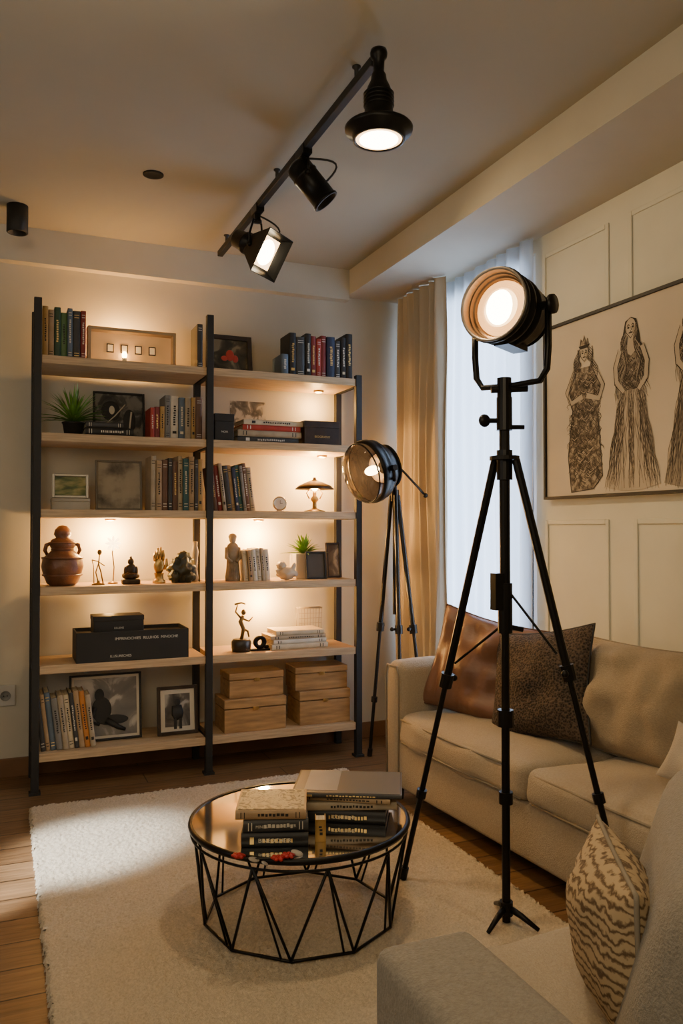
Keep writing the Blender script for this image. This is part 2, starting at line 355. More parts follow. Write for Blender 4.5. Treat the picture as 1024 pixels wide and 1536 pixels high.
row(.737,.922,1.635,.235,['grey','white','slate blue','beige','ochre','brown'],'books beside the framed collage')
row(.67,.925,1.285,.27,['beige','tan','brown','charcoal','brown','beige','teal','tan','charcoal','ochre'],'brown books on the middle shelf',d=.16)
row(.985,1.20,1.285,.245,['brown','dark red','beige','charcoal','tan','navy','teal','grey','brown','beige'],'leaning books on the middle shelf',lean=-7)
row(1.14,1.28,.93,.17,['ivory','tan','white','ivory','beige','white'],'pale books on the lit shelf',lean=-5)
row(.178,.42,.18,.27,['charcoal','tan','slate blue','grey','beige','ivory','charcoal','tan','orange','beige'],'leaning books on the bottom shelf',lean=-7,yf=3.95)
gs='stack of books lying on the upper shelf'
for i,(L,t,c) in enumerate([(.33,.03,'charcoal'),(.34,.032,'beige'),(.31,.028,'red'),(.32,.026,'ivory')]): flat(1.26+.01*i,4.06,1.635+sum([.0305,.0325,.0285][:i]),L,.18,t,c,gs,R(-2,2))
gs='pale books lying on the lit lower shelf'; z=.575
for L,t,c in [(.31,.028,'ivory'),(.29,.022,'white'),(.30,.02,'beige'),(.26,.024,'ivory')]: flat(1.43+R(-.012,.012),4.05,z,L,.17,t,c,gs,R(-3,3)); z+=t+.0006
flat(.47,4.0,1.635,.22,.13,.035,'black','black books under the collage'); flat(.45,4.0,1.671,.17,.11,.028,'charcoal','black books under the collage')
# ------------------------------------------------------------------ frames & boxes on shelves
def picture(name,x,y,z,w,h,fw,fm,am,label,lean=-6,matw=0,rz=0,deco=None):
    a=math.radians(lean); t=thing(name,(x,y,z+.002),label,'picture frame',(a,0,math.radians(rz)))
    g=G()
    for s in(-1,1): g.box((s*(w/2-fw/2),0,h/2),(fw,.018,h)); g.box((0,0,fw/2 if s<0 else h-fw/2),(w-2*fw,.018,fw))
    g.box((0,.007,h/2),(w-.004,.004,h-.004)); g.obj('frame',fm,t,bev=.002)
    if matw: G().box((0,.003,h/2),(w-2*fw,.002,h-2*fw)).obj('mat_board',mat('mount_board',(.62,.55,.43),.9),t)
    q=fw+matw; G().box((0,.0015,h/2),(w-2*q,.002,h-2*q)).obj('print',am,t)
    if deco: deco(t,w,h)
    return t
def photo_mat(n,dark,light,sc=9,seedst=None): return ramp_mat(n,[(.38,dark),(.5,[(a+b)/3 for a,b in zip(dark,light)]),(.56,light),(.7,[min(1,c*1.15) for c in light])],sc,5,.35,.8)
FD=mat('dark_frame_wood',(.035,.022,.014),.4,var=.3,vscale=20)
def deco_red(t,w,h):
    g=G(); g.ell((0,-.001,h*.5),(.022,.003,.03)); g.ell((-.03,-.001,h*.42),(.018,.002,.014)); g.ell((.028,-.001,h*.42),(.016,.002,.02)); g.obj('painted_flower',mat('red_paint',(.45,.04,.02),.5),t)
picture('picture_frame',1.095,4.09,1.99,.235,.215,.024,FD,photo_mat('dark_print',(.03,.025,.015),(.26,.2,.11)),'dark wooden picture frame with a red flower print',-8,deco=deco_red)
def deco_collage(t,w,h):
    g=G(); g.ell((-.04,-.001,h*.6),(.045,.002,.05)); g.ell((.05,-.001,h*.4),(.03,.002,.06)); g.box((.01,-.001,h*.2),(.12,.002,.04)); g.obj('dark_silhouette',BLKM,t)
    g=G(); g.ell((-.035,-.0025,h*.62),(.014,.002,.022)); g.tube([(-.07,-.003,h*.3),(-.02,-.003,h*.5),(.03,-.003,h*.75)],.003,5); g.tube([(.05,-.003,h*.25),(.06,-.003,h*.6)],.005,5); g.obj('pale_highlight',PALE,t)
picture('picture_frame',.54,4.13,1.635,.25,.24,.010,BLKM,photo_mat('collage_print',(.01,.01,.01),(.16,.15,.13),14),'thin black frame with a black and white collage',-6,deco=deco_collage)
picture('picture_frame',.54,4.12,1.285,.225,.25,.010,mat('grey_frame',(.2,.17,.13),.5),ramp_mat('pale_sketch',[(.35,(.12,.1,.08)),(.5,(.42,.36,.27)),(.7,(.5,.43,.33))],7,6),'thin grey frame with a pale pencil sketch',-7)
def deco_seat(t,w,h):
    g=G(); g.ell((-.03,-.001,h*.68),(.022,.002,.030)); g.ell((-.02,-.001,h*.46),(.046,.002,.060)); g.ell((.03,-.001,h*.30),(.075,.002,.024)); g.tube([(-.05,-.001,h*.5),(-.075,-.001,h*.3),(-.03,-.001,h*.24)],[.012,.010,.008],6); g.tube([(.0,-.001,h*.3),(.06,-.001,h*.18),(.09,-.001,h*.14)],[.018,.013,.008],6); g.obj('dark_silhouette',BLKM,t)
picture('picture_frame',.475,4.04,.18,.335,.315,.010,BLKM,photo_mat('bw_photo',(.14,.13,.12),(.46,.42,.36),7),'large black framed black and white photograph',-8,.012,deco=deco_seat)
def deco_fig(t,w,h):
    g=G(); g.ell((0,-.001,h*.66),(.014,.002,.018)); g.tube([(-.004,-.001,h*.60),(0,-.001,h*.42),(.004,-.001,h*.30)],[.024,.030,.018],8,M=MX(sc=(1,.1,1))); g.box((-.012,-.001,h*.22),(.014,.002,.05)); g.box((.014,-.001,h*.22),(.014,.002,.05)); g.obj('dark_silhouette',BLKM,t)
picture('picture_frame',.815,4.02,.18,.20,.235,.016,FD,photo_mat('bw_photo_small',(.05,.045,.04),(.38,.34,.29),9),'small dark framed photograph of a standing figure',-7,.022,deco=deco_fig)
picture('picture_frame',1.535,3.99,.93,.115,.145,.011,BLKM,mat('grey_glass',(.09,.085,.075),.15),'small black photo frame in front of the plant',-8)
picture('picture_frame',1.665,4.06,.93,.085,.19,.010,FD,photo_mat('amber_print',(.1,.06,.03),(.5,.36,.2)),'narrow framed print leaning by the post',-8)
o=G().box((0,0,0),(.20,.002,.135)).obj('wall_drawing',photo_mat('wall_sketch',(.10,.09,.07),(.5,.45,.36),16),None,(1.235,4.249,1.82)); o['label']='small unframed pencil drawing pinned to the wall'; o['category']='drawing'
# light box
t=thing('light_box',(.585,4.04,1.99),'cream shadow box with four small windows, lit from within','light box')
g=G(); W,H=.42,.175; LW=mat('box_wood',(.42,.30,.17),.5,var=.1)
for s in(-1,1): g.box((s*(W/2-.008),0,H/2),(.016,.07,H)); g.box((0,0,.008 if s<0 else H-.008),(W-.032,.07,.016))
g.obj('frame',LW,t,bev=.002)
G().box((0,.02,H/2),(W-.03,.004,H-.03)).obj('panel',mat('lit_panel',(.6,.42,.24),.6,var=.1,vscale=9,emit=(1,.46,.14),estr=.2),t)
for i in range(4):
    g=G(); x=-.10+.067*i; g.box((x,.016,.085),(.034,.006,.042)); g.box((x,.0125,.085),(.024,.003,.032),1); g.obj('small_window',[FD,mat('win_pale',(.7,.6,.4),.5,emit=(1,.5,.18),estr=.5)],t)
G().lathe([(0,0),(.011,0),(.011,.02),(0,.02)]).obj('tealight',PALE,t,loc=(-.035,-.005,.017))
G().ell((-.035,-.005,.052),(.012,.010,.018)).obj('flame',mat('flame',(1,.7,.3),emit=(1,.6,.22),estr=40),t)
light('POINT','candle_glow',(-.035,-.008,.055),3.6,WARM,parent=t,shadow_soft_size=.01)
light('POINT','back_glow',(-.03,.13,.14),9,WARM,parent=t,shadow_soft_size=.02)
def cardbox(name,x,y,z,w,d,h,m,label,txt=None,ts=.02,rz=0,lid=True,tm=PALE,cat='box'):
    t=thing(name,(x,y,z),label,cat,(0,0,math.radians(rz)))
    G().box((0,0,h*.36),(w-.004,d-.004,h*.72)).obj('box_body',m,t,bev=.002)
    if lid: G().box((0,0,h*.86),(w,d,h*.28)).obj('lid',m,t,bev=.002)
    if txt: lettering(txt,ts,tm,t,(0,-d/2-.0006,h*.33),(math.pi/2,0,0))
    return t
cardbox('storage_box',1.025,4.01,1.635,.10,.14,.135,BLKM,'small black box with a pale printed label','NOIR',.014)
cardbox('storage_box',1.55,4.03,1.635,.20,.17,.125,mat('dark_leather_box',(.03,.017,.012),.35,var=.4,vscale=25),'dark leather box with gilt lettering','BIOGRAPHY',.016,tm=GOLD)
t=thing('long_box',(.585,4.03,.575),'long black document box with small pale lettering','box')
g=G(); W,Dp,H=.52,.22,.14
g.box((0,-Dp/2+.004,H/2),(W,.008,H)).box((0,Dp/2-.004,H/2),(W,.008,H)).box((-W/2+.004,0,H/2),(.008,Dp-.016,H)).box((W/2-.004,0,H/2),(.008,Dp-.016,H)).box((0,0,.004),(W-.016,Dp-.016,.008)).box((0,0,H-.02),(W-.018,Dp-.018,.006)); g.obj('box_body',BLKM,t,bev=.002)
lettering('IMPRINOCHIES  RILUHOS  MINOCHE',.018,PALE,t,(.06,-Dp/2-.0006,.105),(math.pi/2,0,0)); lettering('ILUSURECHES',.016,PALE,t,(-.06,-Dp/2-.0006,.025),(math.pi/2,0,0))
cardbox('storage_box',.52,4.02,.575+.125,.235,.14,.085,BLKM,'black lidded box resting in the long document box','LILLENE',.013)
WB=mat('burl_wood',(.40,.225,.09),.45,var=.32,vscale=5,stretch=(1.2,4,9))
def crate(x,y,z,w,d,h,label,rz=0):
    t=thing('wooden_box',(x,y,z),label,'box',(0,0,math.radians(rz)),group='wooden boxes on the bottom shelf')
    g=G(); g.box((0,0,h*.35),(w-.004,d-.004,h*.7)); g.obj('box_body',WB,t,bev=.003)
    g=G(); g.box((0,0,h*.86),(w,d,h*.27)); g.obj('lid',WB,t,bev=.004)
    G().box((0,-d/2-.002,h*.70),(.03,.006,.018)).obj('clasp',BRASS,t,bev=.001)
crate(1.19,4.04,.18,.325,.20,.165,'wide burl wood box with a lid'); crate(1.20,4.05,.346,.29,.17,.125,'burl wood box stacked on a wider one',2)
crate(1.57,4.05,.18,.285,.20,.175,'square burl wood box with a lid'); crate(1.56,4.06,.356,.29,.18,.12,'burl wood box stacked on a square one',-2)
cardbox('storage_box',.305,4.06,1.285,.175,.12,.055,mat('cream_box',(.42,.36,.26),.7),'low cream keepsake box on the shelf')
t=thing('picture_frame',(.305,4.05,1.342),'small framed green landscape photo on a box','picture frame',(-.08,0,0))
g=G(); w,h=.165,.115
for s in(-1,1): g.box((s*(w/2-.006),0,h/2),(.012,.02,h)); g.box((0,0,.006 if s<0 else h-.006),(w-.024,.02,.012))
g.obj('frame',mat('silver_frame',(.4,.36,.3),.3,.6),t,bev=.002)
G().box((0,.003,h/2),(w-.02,.002,h-.02)).obj('print',ramp_mat('landscape',[(.3,(.03,.05,.02)),(.45,(.12,.15,.04)),(.6,(.4,.33,.12)),(.7,(.5,.45,.3))],10,5,.5,.3,(1,1,3)),t)
# ------------------------------------------------------------------ plants
def plant(x,y,z,pr,ph,n,L,potm,label,square=False,w=.012):
    t=thing('potted_plant',(x,y,z),label,'plant'); g=G()
    if square: g.rbox((0,0,ph/2),(pr*2,pr*1.7,ph),.006,n=2)
    else: g.lathe([(0,0),(pr*.7,0),(pr*.8,.003),(pr,ph*.9),(pr*1.06,ph*.92),(pr*1.06,ph),(pr*.92,ph),(pr*.9,ph*.9),(0,ph*.88)])
    g.obj('pot',potm,t); g=G()
    for i in range(n):
        a=2*math.pi*i*.618+R(-.2,.2); el=R(.2,1.45); l=L*R(.75,1.05); v=[];f=[]; m=7
        for k in range(m+1):
            s=k/m; r=l*s*math.cos(el)*(1+.35*s); zz=ph*.95+l*s*math.sin(el)-l*.45*s*s*math.cos(el)+l*.25*s; ww=w*(math.sin(math.pi*min(1,s*.9+.12))**.8)*.5
            c=Vector((math.cos(a)*r,math.sin(a)*r,zz)); sd=Vector((-math.sin(a),math.cos(a),0))*ww
            if c.y>.16: c.y=.16
            v+=[c-sd,c+Vector((0,0,-ww*.5)),c+sd]
        for k in range(m): f+= [(3*k,3*k+1,3*k+4,3*k+3),(3*k+1,3*k+2,3*k+5,3*k+4)]
        g.add(v,f,0,True)
    g.obj('foliage',mat('leaf_green',(.13,.28,.04),.45,var=.45,vscale=15),t)
plant(.315,4.03,1.635,.05,.065,90,.16,BLKM,'spiky green potted plant in a dark pot')
plant(1.495,4.08,.93,.062,.135,46,.105,mat('white_pot',(.55,.48,.38),.5),'small green succulent in a cream square pot',True,.018)
# ------------------------------------------------------------------ ornaments
def orn(name,x,y,z,label,cat,g,m,rot=0,part='body'):
    t=thing(name,(x,y,z),label,cat,(0,0,rot)); g.obj(part,m,t); return t
COP=mat('brown_glazed_clay',(.16,.065,.03),.35,var=.4,vscale=18,bump=.3,bscale=40)
g=G(); g.lathe([(0,0),(.055,0),(.07,.012),(.085,.05),(.095,.09),(.088,.13),(.06,.155),(.045,.17),(.055,.18),(.058,.20),(.05,.215),(.03,.225),(.04,.24),(.035,.262),(.018,.28),(0,.283)],32)
for zz,rr in((.05,.087),(.13,.09),(.17,.048),(.2,.06)): g.tube([(rr*math.cos(a*math.pi/16),rr*math.sin(a*math.pi/16),zz) for a in range(32)],.005,6,closed=True)
t=orn('clay_urn',.27,4.03,.93,'brown glazed clay urn with stacked lid and ears','urn',g,COP)
for s in(-1,1): G().tube([(s*.055,0,.195),(s*.072,0,.19),(s*.078,0,.165),(s*.068,0,.145)],[.009,.010,.009,.007],8).obj('handle',COP,t)
g=G(); g.lathe([(0,0),(.03,0),(.03,.005),(.008,.01),(.006,.02)],16)
g.tube([(0,0,.01),(-.012,0,.06),(0,0,.10),(.005,0,.14)],.0035,6); g.tube([(.022,0,.006),(.012,0,.06),(0,0,.10)],.0035,6); g.tube([(-.03,0,.12),(0,0,.11),(.028,0,.09)],.003,6); g.ell((.005,0,.155),(.011,.011,.014))
g.tube([(-.02,0,.006),(-.022,0,.09),(-.03,0,.12)],.0025,6)
orn('wire_figurine',.43,4.0,.93,'thin brass wire figure of a dancer','figurine',g,mat('dark_brass',(.22,.14,.05),.35,.8))
t=thing('flower_lamp',(.505,4.06,.93),'slender brass lamp shaped as a glowing flower','lamp')
g=G(); g.lathe([(0,0),(.026,0),(.024,.006),(.005,.012)],16); g.tube([(0,0,.01),(.005,0,.08),(-.004,0,.15),(0,0,.185)],.003,6); g.obj('stem',_mc['dark_brass'],t)
g=G()
for k in range(8):
    a=k*math.pi/4; g.ell((0,0,0),(.007,.003,.017),M=MX((.02*math.cos(a),-.004,.195+.02*math.sin(a)),(0,math.pi/2-a,0)),n=6)
g.ell((0,-.004,.195),(.010,.007,.010)); g.obj('petals',mat('petal_glow',(1,.85,.55),emit=(1,.66,.28),estr=9),t)
g=G(); g.rbox((0,0,.012),(.085,.06,.024),.006,n=2); g.ell((0,0,.04),(.04,.028,.02),nz=.2); g.ell((0,0,.07),(.027,.02,.03)); g.ell((0,0,.108),(.015,.014,.018)); g.ell((0,0,.127),(.006,.006,.008))
g.ell((-.026,-.006,.062),(.008,.009,.024)); g.ell((.026,-.006,.062),(.008,.009,.024)); g.ell((0,-.02,.045),(.02,.01,.007))
orn('seated_statuette',.58,4.0,.93,'small dark seated meditating statuette','statuette',g,mat('dark_bronze',(.05,.035,.022),.35,.6,var=.4,vscale=30))
g=G(); g.lathe([(0,0),(.03,0),(.032,.01),(.022,.02),(.02,.035),(.024,.05)],20); g.ell((0,0,.085),(.026,.014,.04))
for i,(xx,l) in enumerate([(-.021,.045),(-.008,.062),(.006,.066),(.019,.05)]): g.tube([(xx*.9,0,.11),(xx*1.1,-.004,.11+l*.5),(xx*.9,-.014,.11+l)],[.0078,.0074,.005],8)
g.tube([(.022,0,.07),(.036,-.006,.09),(.034,-.012,.12)],[.009,.008,.005],8)
orn('hand_sculpture',.715,4.0,.93,'gold hand sculpture on a turned base','sculpture',g,BRASS)
g=G(); g.ell((0,0,.06),(.06,.045,.062),nz=.5,ns=9,n=18); g.ell((.008,0,.12),(.034,.028,.034),nz=.4,ns=9,n=14); g.ell((-.035,-.015,.03),(.03,.03,.03),nz=.4); g.ell((.035,-.015,.028),(.03,.03,.028),nz=.4)
orn('stone_carving',.83,4.02,.93,'dark green lumpy stone carving','carving',g,mat('dark_stone',(.03,.033,.022),.4,var=.4,vscale=25))
g=G(); g.lathe([(0,0),(.017,0),(.019,.02),(.013,.06),(.016,.12),(.02,.15),(.012,.18),(.014,.2),(0,.203)],16)
orn('ceramic_vase',.905,4.06,.93,'slim pale ceramic vase beside the post','vase',g,mat('pale_ceramic',(.4,.32,.2),.3))
g=G(); g.lathe([(0,0),(.038,0),(.04,.02),(.034,.06),(.03,.12),(.034,.165),(.026,.185),(.014,.195)],20,M=MX(sc=(1,.7,1))); g.ell((-.002,-.004,.213),(.018,.018,.022)); g.ell((0,.003,.225),(.022,.02,.018))
for s in(-1,1): g.tube([(s*.03,0,.17),(s*.036,-.012,.12),(s*.012,-.03,.10)],[.011,.010,.007],8)
for k in range(7): g.tube([((k-3)*.009,-.029+abs(k-3)*.003,.01),((k-3)*.007,-.026+abs(k-3)*.003,.10)],.0025,5)
orn('robed_figurine',1.09,4.02,.93,'tall robed figurine with draped sleeves','figurine',g,mat('weathered_plaster',(.26,.2,.13),.6,var=.3,vscale=25))
g=G()
for k in range(9):
    a=-.9+k*.225; g.ell((0,0,0),(.05,.006,.012),M=MX((.0+.022*math.sin(a),-.01,.045),(0,-.5-a*.7,0)),n=8)
g.ell((.0,.0,.035),(.055,.035,.032),nz=.3); g.ell((-.03,0,.075),(.025,.02,.022),nz=.3)
orn('sea_shell',1.375,4.0,.93,'large cream ribbed sea shell','shell',g,mat('shell_cream',(.55,.44,.3),.4))
t=thing('table_clock',(1.335,4.0,1.285),'small round silver table clock','clock')
G().lathe([(0,-.016),(.03,-.016),(.037,-.01),(.038,.0),(.034,.006),(.03,.004)],28,M=MX((0,0,.042),dirv=(0,-1,0))).lathe([(0,0),(.02,0),(.018,.006),(0,.008)],16).obj('case',CHROME,t)
G().lathe([(0,.003),(.031,.003)],28,M=MX((0,-.0,.042),dirv=(0,-1,0))).obj('dial',PALE,t)
G().box((0,-.005,.05),(.002,.001,.018)).box((.006,-.005,.042),(.014,.001,.002)).obj('hand',BLKM,t)
t=thing('table_lamp',(1.535,4.02,1.285),'small brass lamp with a wide dark saucer shade','lamp')
G().lathe([(0,0),(.055,0),(.055,.006),(.03,.012),(.012,.02),(.010,.05),(.018,.06),(.022,.07),(.010,.085),(.009,.12),(0,.12)],24).obj('base',BRASS,t)
for s in(-1,1): G().tube([(s*.03,0,.07),(s*.045,0,.10),(s*.02,0,.125)],.004,6).obj('arm',BRASS,t)
G().lathe([(0,.185),(.008,.183),(.012,.17),(.04,.16),(.085,.14),(.105,.122),(.103,.119),(.08,.132),(.04,.148),(0,.155)],32).obj('lamp_shade',mat('dark_enamel',(.06,.035,.018),.3,.5),t)
G().ell((0,0,.128),(.018,.018,.016)).obj('bulb',mat('lamp_bulb',(1,.8,.5),emit=(1,.66,.3),estr=40),t)
light('POINT','lamp_glow',(0,-.0,.10),5,WARM,parent=t,shadow_soft_size=.02)
light('POINT','lamp_top_glow',(.05,.12,.22),14,WARM,parent=t,shadow_soft_size=.03)
t=thing('brass_figurine',(1.13,4.0,.575),'brass acrobat figurine standing on a dark pot','figurine')
G().lathe([(0,0),(.045,0),(.05,.02),(.05,.05),(.042,.062),(.036,.064),(0,.06)],24).obj('pot',mat('dark_pot',(.03,.024,.018),.35),t)
g=G(); g.tube([(0,0,.06),(.012,0,.11),(-.004,0,.15),(.01,0,.18)],[.009,.010,.012,.008],8); g.ell((.012,0,.197),(.012,.012,.015)); g.tube([(0,0,.165),(-.03,0,.20),(-.02,0,.235)],[.006,.005,.003],6); g.tube([(.005,0,.165),(.04,0,.15),(.06,0,.17)],[.006,.005,.003],6); g.tube([(.01,0,.11),(.035,0,.10),(.04,0,.07)],[.008,.006,.004],6)
g.tube([(-.035,0,.238),(0,0,.245),(.02,0,.238)],.005,6); g.obj('body',_mc['dark_brass'],t)
t=thing('tape_dispenser',(1.225,3.99,.575),'small black round reel on a stand','ornament')
G().lathe([(.014,-.012),(.03,-.012),(.034,-.008),(.034,.008),(.03,.012),(.014,.012),(.014,-.012)],24,M=MX((0,0,.042),dirv=(0,-1,0))).obj('reel',BLK,t); G().box((0,0,.005),(.1,.035,.01)).ell((.035,0,.018),(.014,.014,.012)).obj('stand',BLK,t,bev=.002)
t=thing('wire_basket',(1.56,4.17,.575),'small pale wire basket standing at the back','basket')
g=G()
for k in range(9):
    x=-.06+k*.015; g.tube([(x,-.02,.004),(x*1.15,-.02,.19)],.0014,5)
for k in range(8): zz=.004+k*.026; g.tube([(-.062-.008*k/8,-.02,zz),(.062+.008*k/8,-.02,zz)],.0014,5)
g.tube([(-.07,-.02,.19),(.07,-.02,.19),(.07,.02,.19),(-.07,.02,.19)],.0025,6,closed=True); g.tube([(-.06,-.02,.004),(.06,-.02,.004),(.06,.02,.004),(-.06,.02,.004)],.0025,6,closed=True)
for xx in(-.065,.065): g.tube([(xx*.92,.02,.004),(xx*1.06,.02,.19)],.002,5)
g.obj('wire_mesh',mat('pale_wire',(.4,.35,.27),.4,.4),t)
# ------------------------------------------------------------------ wall socket
t=thing('wall_socket',(.028,YB,.392),'white square wall socket with two pin holes','socket')
G().box((0,-.005,0),(.09,.01,.10)).obj('plate',mat('socket_white',(.5,.49,.46),.4),t,bev=.003)
G().lathe([(0,0),(.018,0),(.022,.004),(.024,.004)],24,M=MX((0,-.0105,0),dirv=(0,-1,0))).obj('recess',mat('socket_grey',(.18,.18,.17),.5),t)
for s in(-1,1): G().lathe([(0,.0055),(.003,.0055)],8,M=MX((s*.008,-.0105,0),dirv=(0,-1,0))).obj('pin_hole',BLKM,t)
# ------------------------------------------------------------------ ceiling fittings
t=thing('recessed_downlight',(.57,3.36,ZC),'small round black recessed ceiling downlight','light')
G().lathe([(.042,0),(.042,-.004),(.034,-.006),(.028,-.003),(0,-.003)],28).obj('trim_ring',mat('flat_black',(.006,.006,.006),.9),t)
t=thing('ceiling_spotlight',(.06,3.93,ZC),'black cylindrical surface mounted ceiling spotlight','light')
G().lathe([(0,0),(.046,0),(.046,-.122),(.042,-.125),(.038,-.122),(.036,-.10),(0,-.10)],28).obj('housing',BLKM,t)
XT=1.027; tr=thing('track_light_rail',(XT,3.12,ZC),'black ceiling track rail running across the room','track light')
G().box((0,0,-.055),(.028,1.86,.028)).obj('rail',BLKM,tr,bev=.003)
for y in(-.8,0,.8): G().lathe([(0,0),(.014,0),(.014,-.004),(.007,-.01),(.007,-.045)],16,M=MX((0,y,0))).obj('ceiling_mount',BLKM,tr)
def emis(n,c,s): 
    m=mat(n,(.3,.22,.14),.3,emit=c,estr=s); return m
GLOW=emis('lamp_lens_glow',(1,.60,.25),6); GLOW2=emis('lamp_lens_ring',(1,.48,.15),2.2); CORE=emis('lamp_core_glow',(1,.82,.52),24); DIM=emis('dim_inner_glow',(1,.5,.2),.9)
RIM=mat('warm_reflector',(.20,.125,.07),.32,.9)
FW=Vector((.3875,.9219,0)); RT=Vector((.9219,-.3875,0)); UP=Vector((0,0,1))
def vd(r,u,f): return (RT*r+UP*u+FW*f).normalized()
t=thing('track_spotlight',(XT,2.157,2.592),'black bell shaped track spotlight with wide brim, lit','track light')
g=G(); g.lathe([(0,.03),(.024,.03),(.026,.02),(.024,.008),(.017,.0),(.016,-.035),(.022,-.045),(.024,-.062),(.034,-.082),(.040,-.10),(.042,-.15),(.046,-.178),(.062,-.192),(.098,-.200),(.102,-.205),(.100,-.215),(.080,-.222),(.078,-.240),(.070,-.241),(.062,-.215),(.0,-.20)],36); 
for k in range(4): g.lathe([(.041,-.10-.012*k),(.046,-.102-.012*k),(.041,-.105-.012*k)],28)
g.obj('housing',BLK,t)
G().lathe([(0,-.242),(.05,-.241),(.075,-.236)],32).obj('lens',GLOW,t); G().ell((0,0,-.236),(.060,.060,.014)).obj('bulb',CORE,t)
light('SPOT','spot_lamp',(0,0,-.27),32,(1,.72,.40),(0.05,.1,-1),t,spot_size=2.3,spot_blend=.8,shadow_soft_size=.06)
def yokehead(name,y,pz,label,dirv,bodyf,cable,rot=0):
    t=thing(name,(XT,y,2.592),label,'track light'); c=Vector(pz); dv=Vector(dirv).normalized(); s=dv.cross(UP).normalized()
    G().box((0,0,.0),(.036,.09,.034)).lathe([(.014,-.015),(.014,-.04),(.02,-.045),(.02,-.055),(0,-.055)],16).obj('adapter',BLK,t,bev=.002)
    r=bodyf(t,c,dv)
    top=Vector((0,0,-.05)); 
    G().tube([c+s*r,c+s*r+UP*(.05),top+s*r*.6,top-s*r*.6,c-s*r+UP*.05,c-s*r],.005,6).obj('yoke',BLK,t)
    for q in(-1,1): G().ell(tuple(c+s*q*(r+.003)),(.011,.011,.011)).obj('knob',BLK,t)
    G().tube([Vector(p) for p in cable(c)],.004,6).obj('cable',BLKM,t)
    return t
def bodyB(t,c,dv):
    L=.17; M=MX(c-dv*.06,dirv=dv); G().lathe([(0,-.01),(.03,-.01),(.045,0),(.048,.01),(.048,.04),(.051,.042),(.051,.05),(.048,.052),(.048,L-.01),(.052,L-.008),(.052,L),(.044,L),(.042,L-.03),(0,L-.04)],28,M=M).obj('housing',BLK,t); return .056
def arc(a,b,out,n=10): 
    a=Vector(a);b=Vector(b);o=Vector(out); return [a*(1-k/n)+b*(k/n)+o*math.sin(math.pi*k/n) for k in range(n+1)]
yokehead('track_spotlight',2.806,tuple(vd(1,0,0)*.015+UP*-.095),'black cylindrical track spotlight, unlit, aimed down',vd(.62,-.76,.05),bodyB,lambda c:arc((0,0,-.02),c+vd(.6,-.3,0)*.06,RT*.085+UP*.03))
def bodyC(t,c,dv):
    M=MX(c-dv*.115,dirv=dv); P=math.pi/4
    G().lathe([(0,-.01),(.03,-.01),(.040,0),(.043,.05),(.049,.055),(.049,.065),(.043,.07),(.043,.10),(0,.10)],28,M=M).obj('housing',BLK,t)
    G().lathe([(.052,.085),(.060,.095),(.128,.195),(.140,.210),(.136,.212),(.124,.198),(.056,.10)],4,M=M,sm=False,ph=P).obj('hood',BLK,t,bev=.003)
    G().lathe([(0,.172),(.094,.172)],4,M=M,sm=False,ph=P).obj('lens',GLOW,t); G().ell((0,0,.170),(.058,.058,.014),M=M).obj('bulb',CORE,t)
    light('SPOT','spot_lamp',tuple(c+dv*.14),30,(1,.68,.34),tuple(dv),t,spot_size=1.9,spot_blend=.7,shadow_soft_size=.05); return .053
yokehead('track_spotlight',3.394,tuple(vd(1,0,0)*-.005+UP*-.165),'black track floodlight with flared square hood, glowing warm',vd(.78,-.50,-.38),bodyC,lambda c:arc((0,0,-.02),c+RT*.03,RT*.085))
# ------------------------------------------------------------------ tripod lamps
def tube2(t,name,a,b,r1,r2,foot=True,m=BLK):
    a=Vector(a);b=Vector(b);mid=a.lerp(b,.50); g=G(); g.cyl(a,mid,r1,seg=12); g.cyl(mid,b,r2,seg=12)
    d=(b-a).normalized(); g.cyl(mid-d*.02,mid+d*.025,r1*1.7,seg=12); g.cyl(a.lerp(b,.78)-d*.012,a.lerp(b,.78)+d*.016,r1*1.35,seg=12)
    s=d.cross(UP).normalized(); g.cyl(mid,mid+s*r1*3,r1*.5,seg=8); g.ell(tuple(mid+s*r1*3),(r1*.9,)*3,n=6)
    if foot: g.cyl(b-d*.04,b,r1*1.1,seg=12)
    return g.obj(name,m,t)
base=Vector((1.403,2.066,ZR)); t=thing('tripod_floor_lamp',tuple(base),'large black studio spotlight on a tall tripod, lit','floor lamp'); hubz=1.405-ZR
def L(p): return Vector(p)-base
G().cyl((0,0,.0),(0,0,1.0),.0125,seg=14).cyl((0,0,.9),(0,0,1.58),.016,seg=14).cyl((0,0,.58),(0,0,.63),.024).cyl((0,0,.35),(0,0,.385),.021).cyl((0,0,.02),(0,0,.06),.02).obj('column',BLK,t)
for a in(3.6,5.2,1.3): G().tube([(0,0,.045),(math.cos(a)*.05,math.sin(a)*.05,.03),(math.cos(a)*.105,math.sin(a)*.105,.006)],[.011,.009,.006],8).obj('foot',BLK,t)
hub=Vector((0,0,hubz))
g=G(); g.cyl(hub-UP*.06,hub+UP*.03,.024,seg=16); g.cyl(hub+UP*.0,hub+UP*.012,.045,seg=20); g.obj('hub_collar',BLK,t)
g=G(); g.cyl(hub+UP*.09,hub+UP*.19,.024,seg=16); g.cyl(hub+UP*.12+RT*-.02,hub+UP*.12-RT*.05,.008,seg=8); g.ell(tuple(hub+UP*.12-RT*.06),(.02,.012,.02),n=8); g.cyl(hub+UP*.10,hub+UP*.10+RT*.06,.007,seg=8)
g.obj('locking_clamp',BLK,t)
F=[L((1.255,2.455,ZR)),L((1.615,1.805,.16))]; 
for fpt in F:
    h=Vector((fpt.x,fpt.y,0)).normalized()*.035; tube2(t,'leg',hub+h,fpt,.0125,.009)
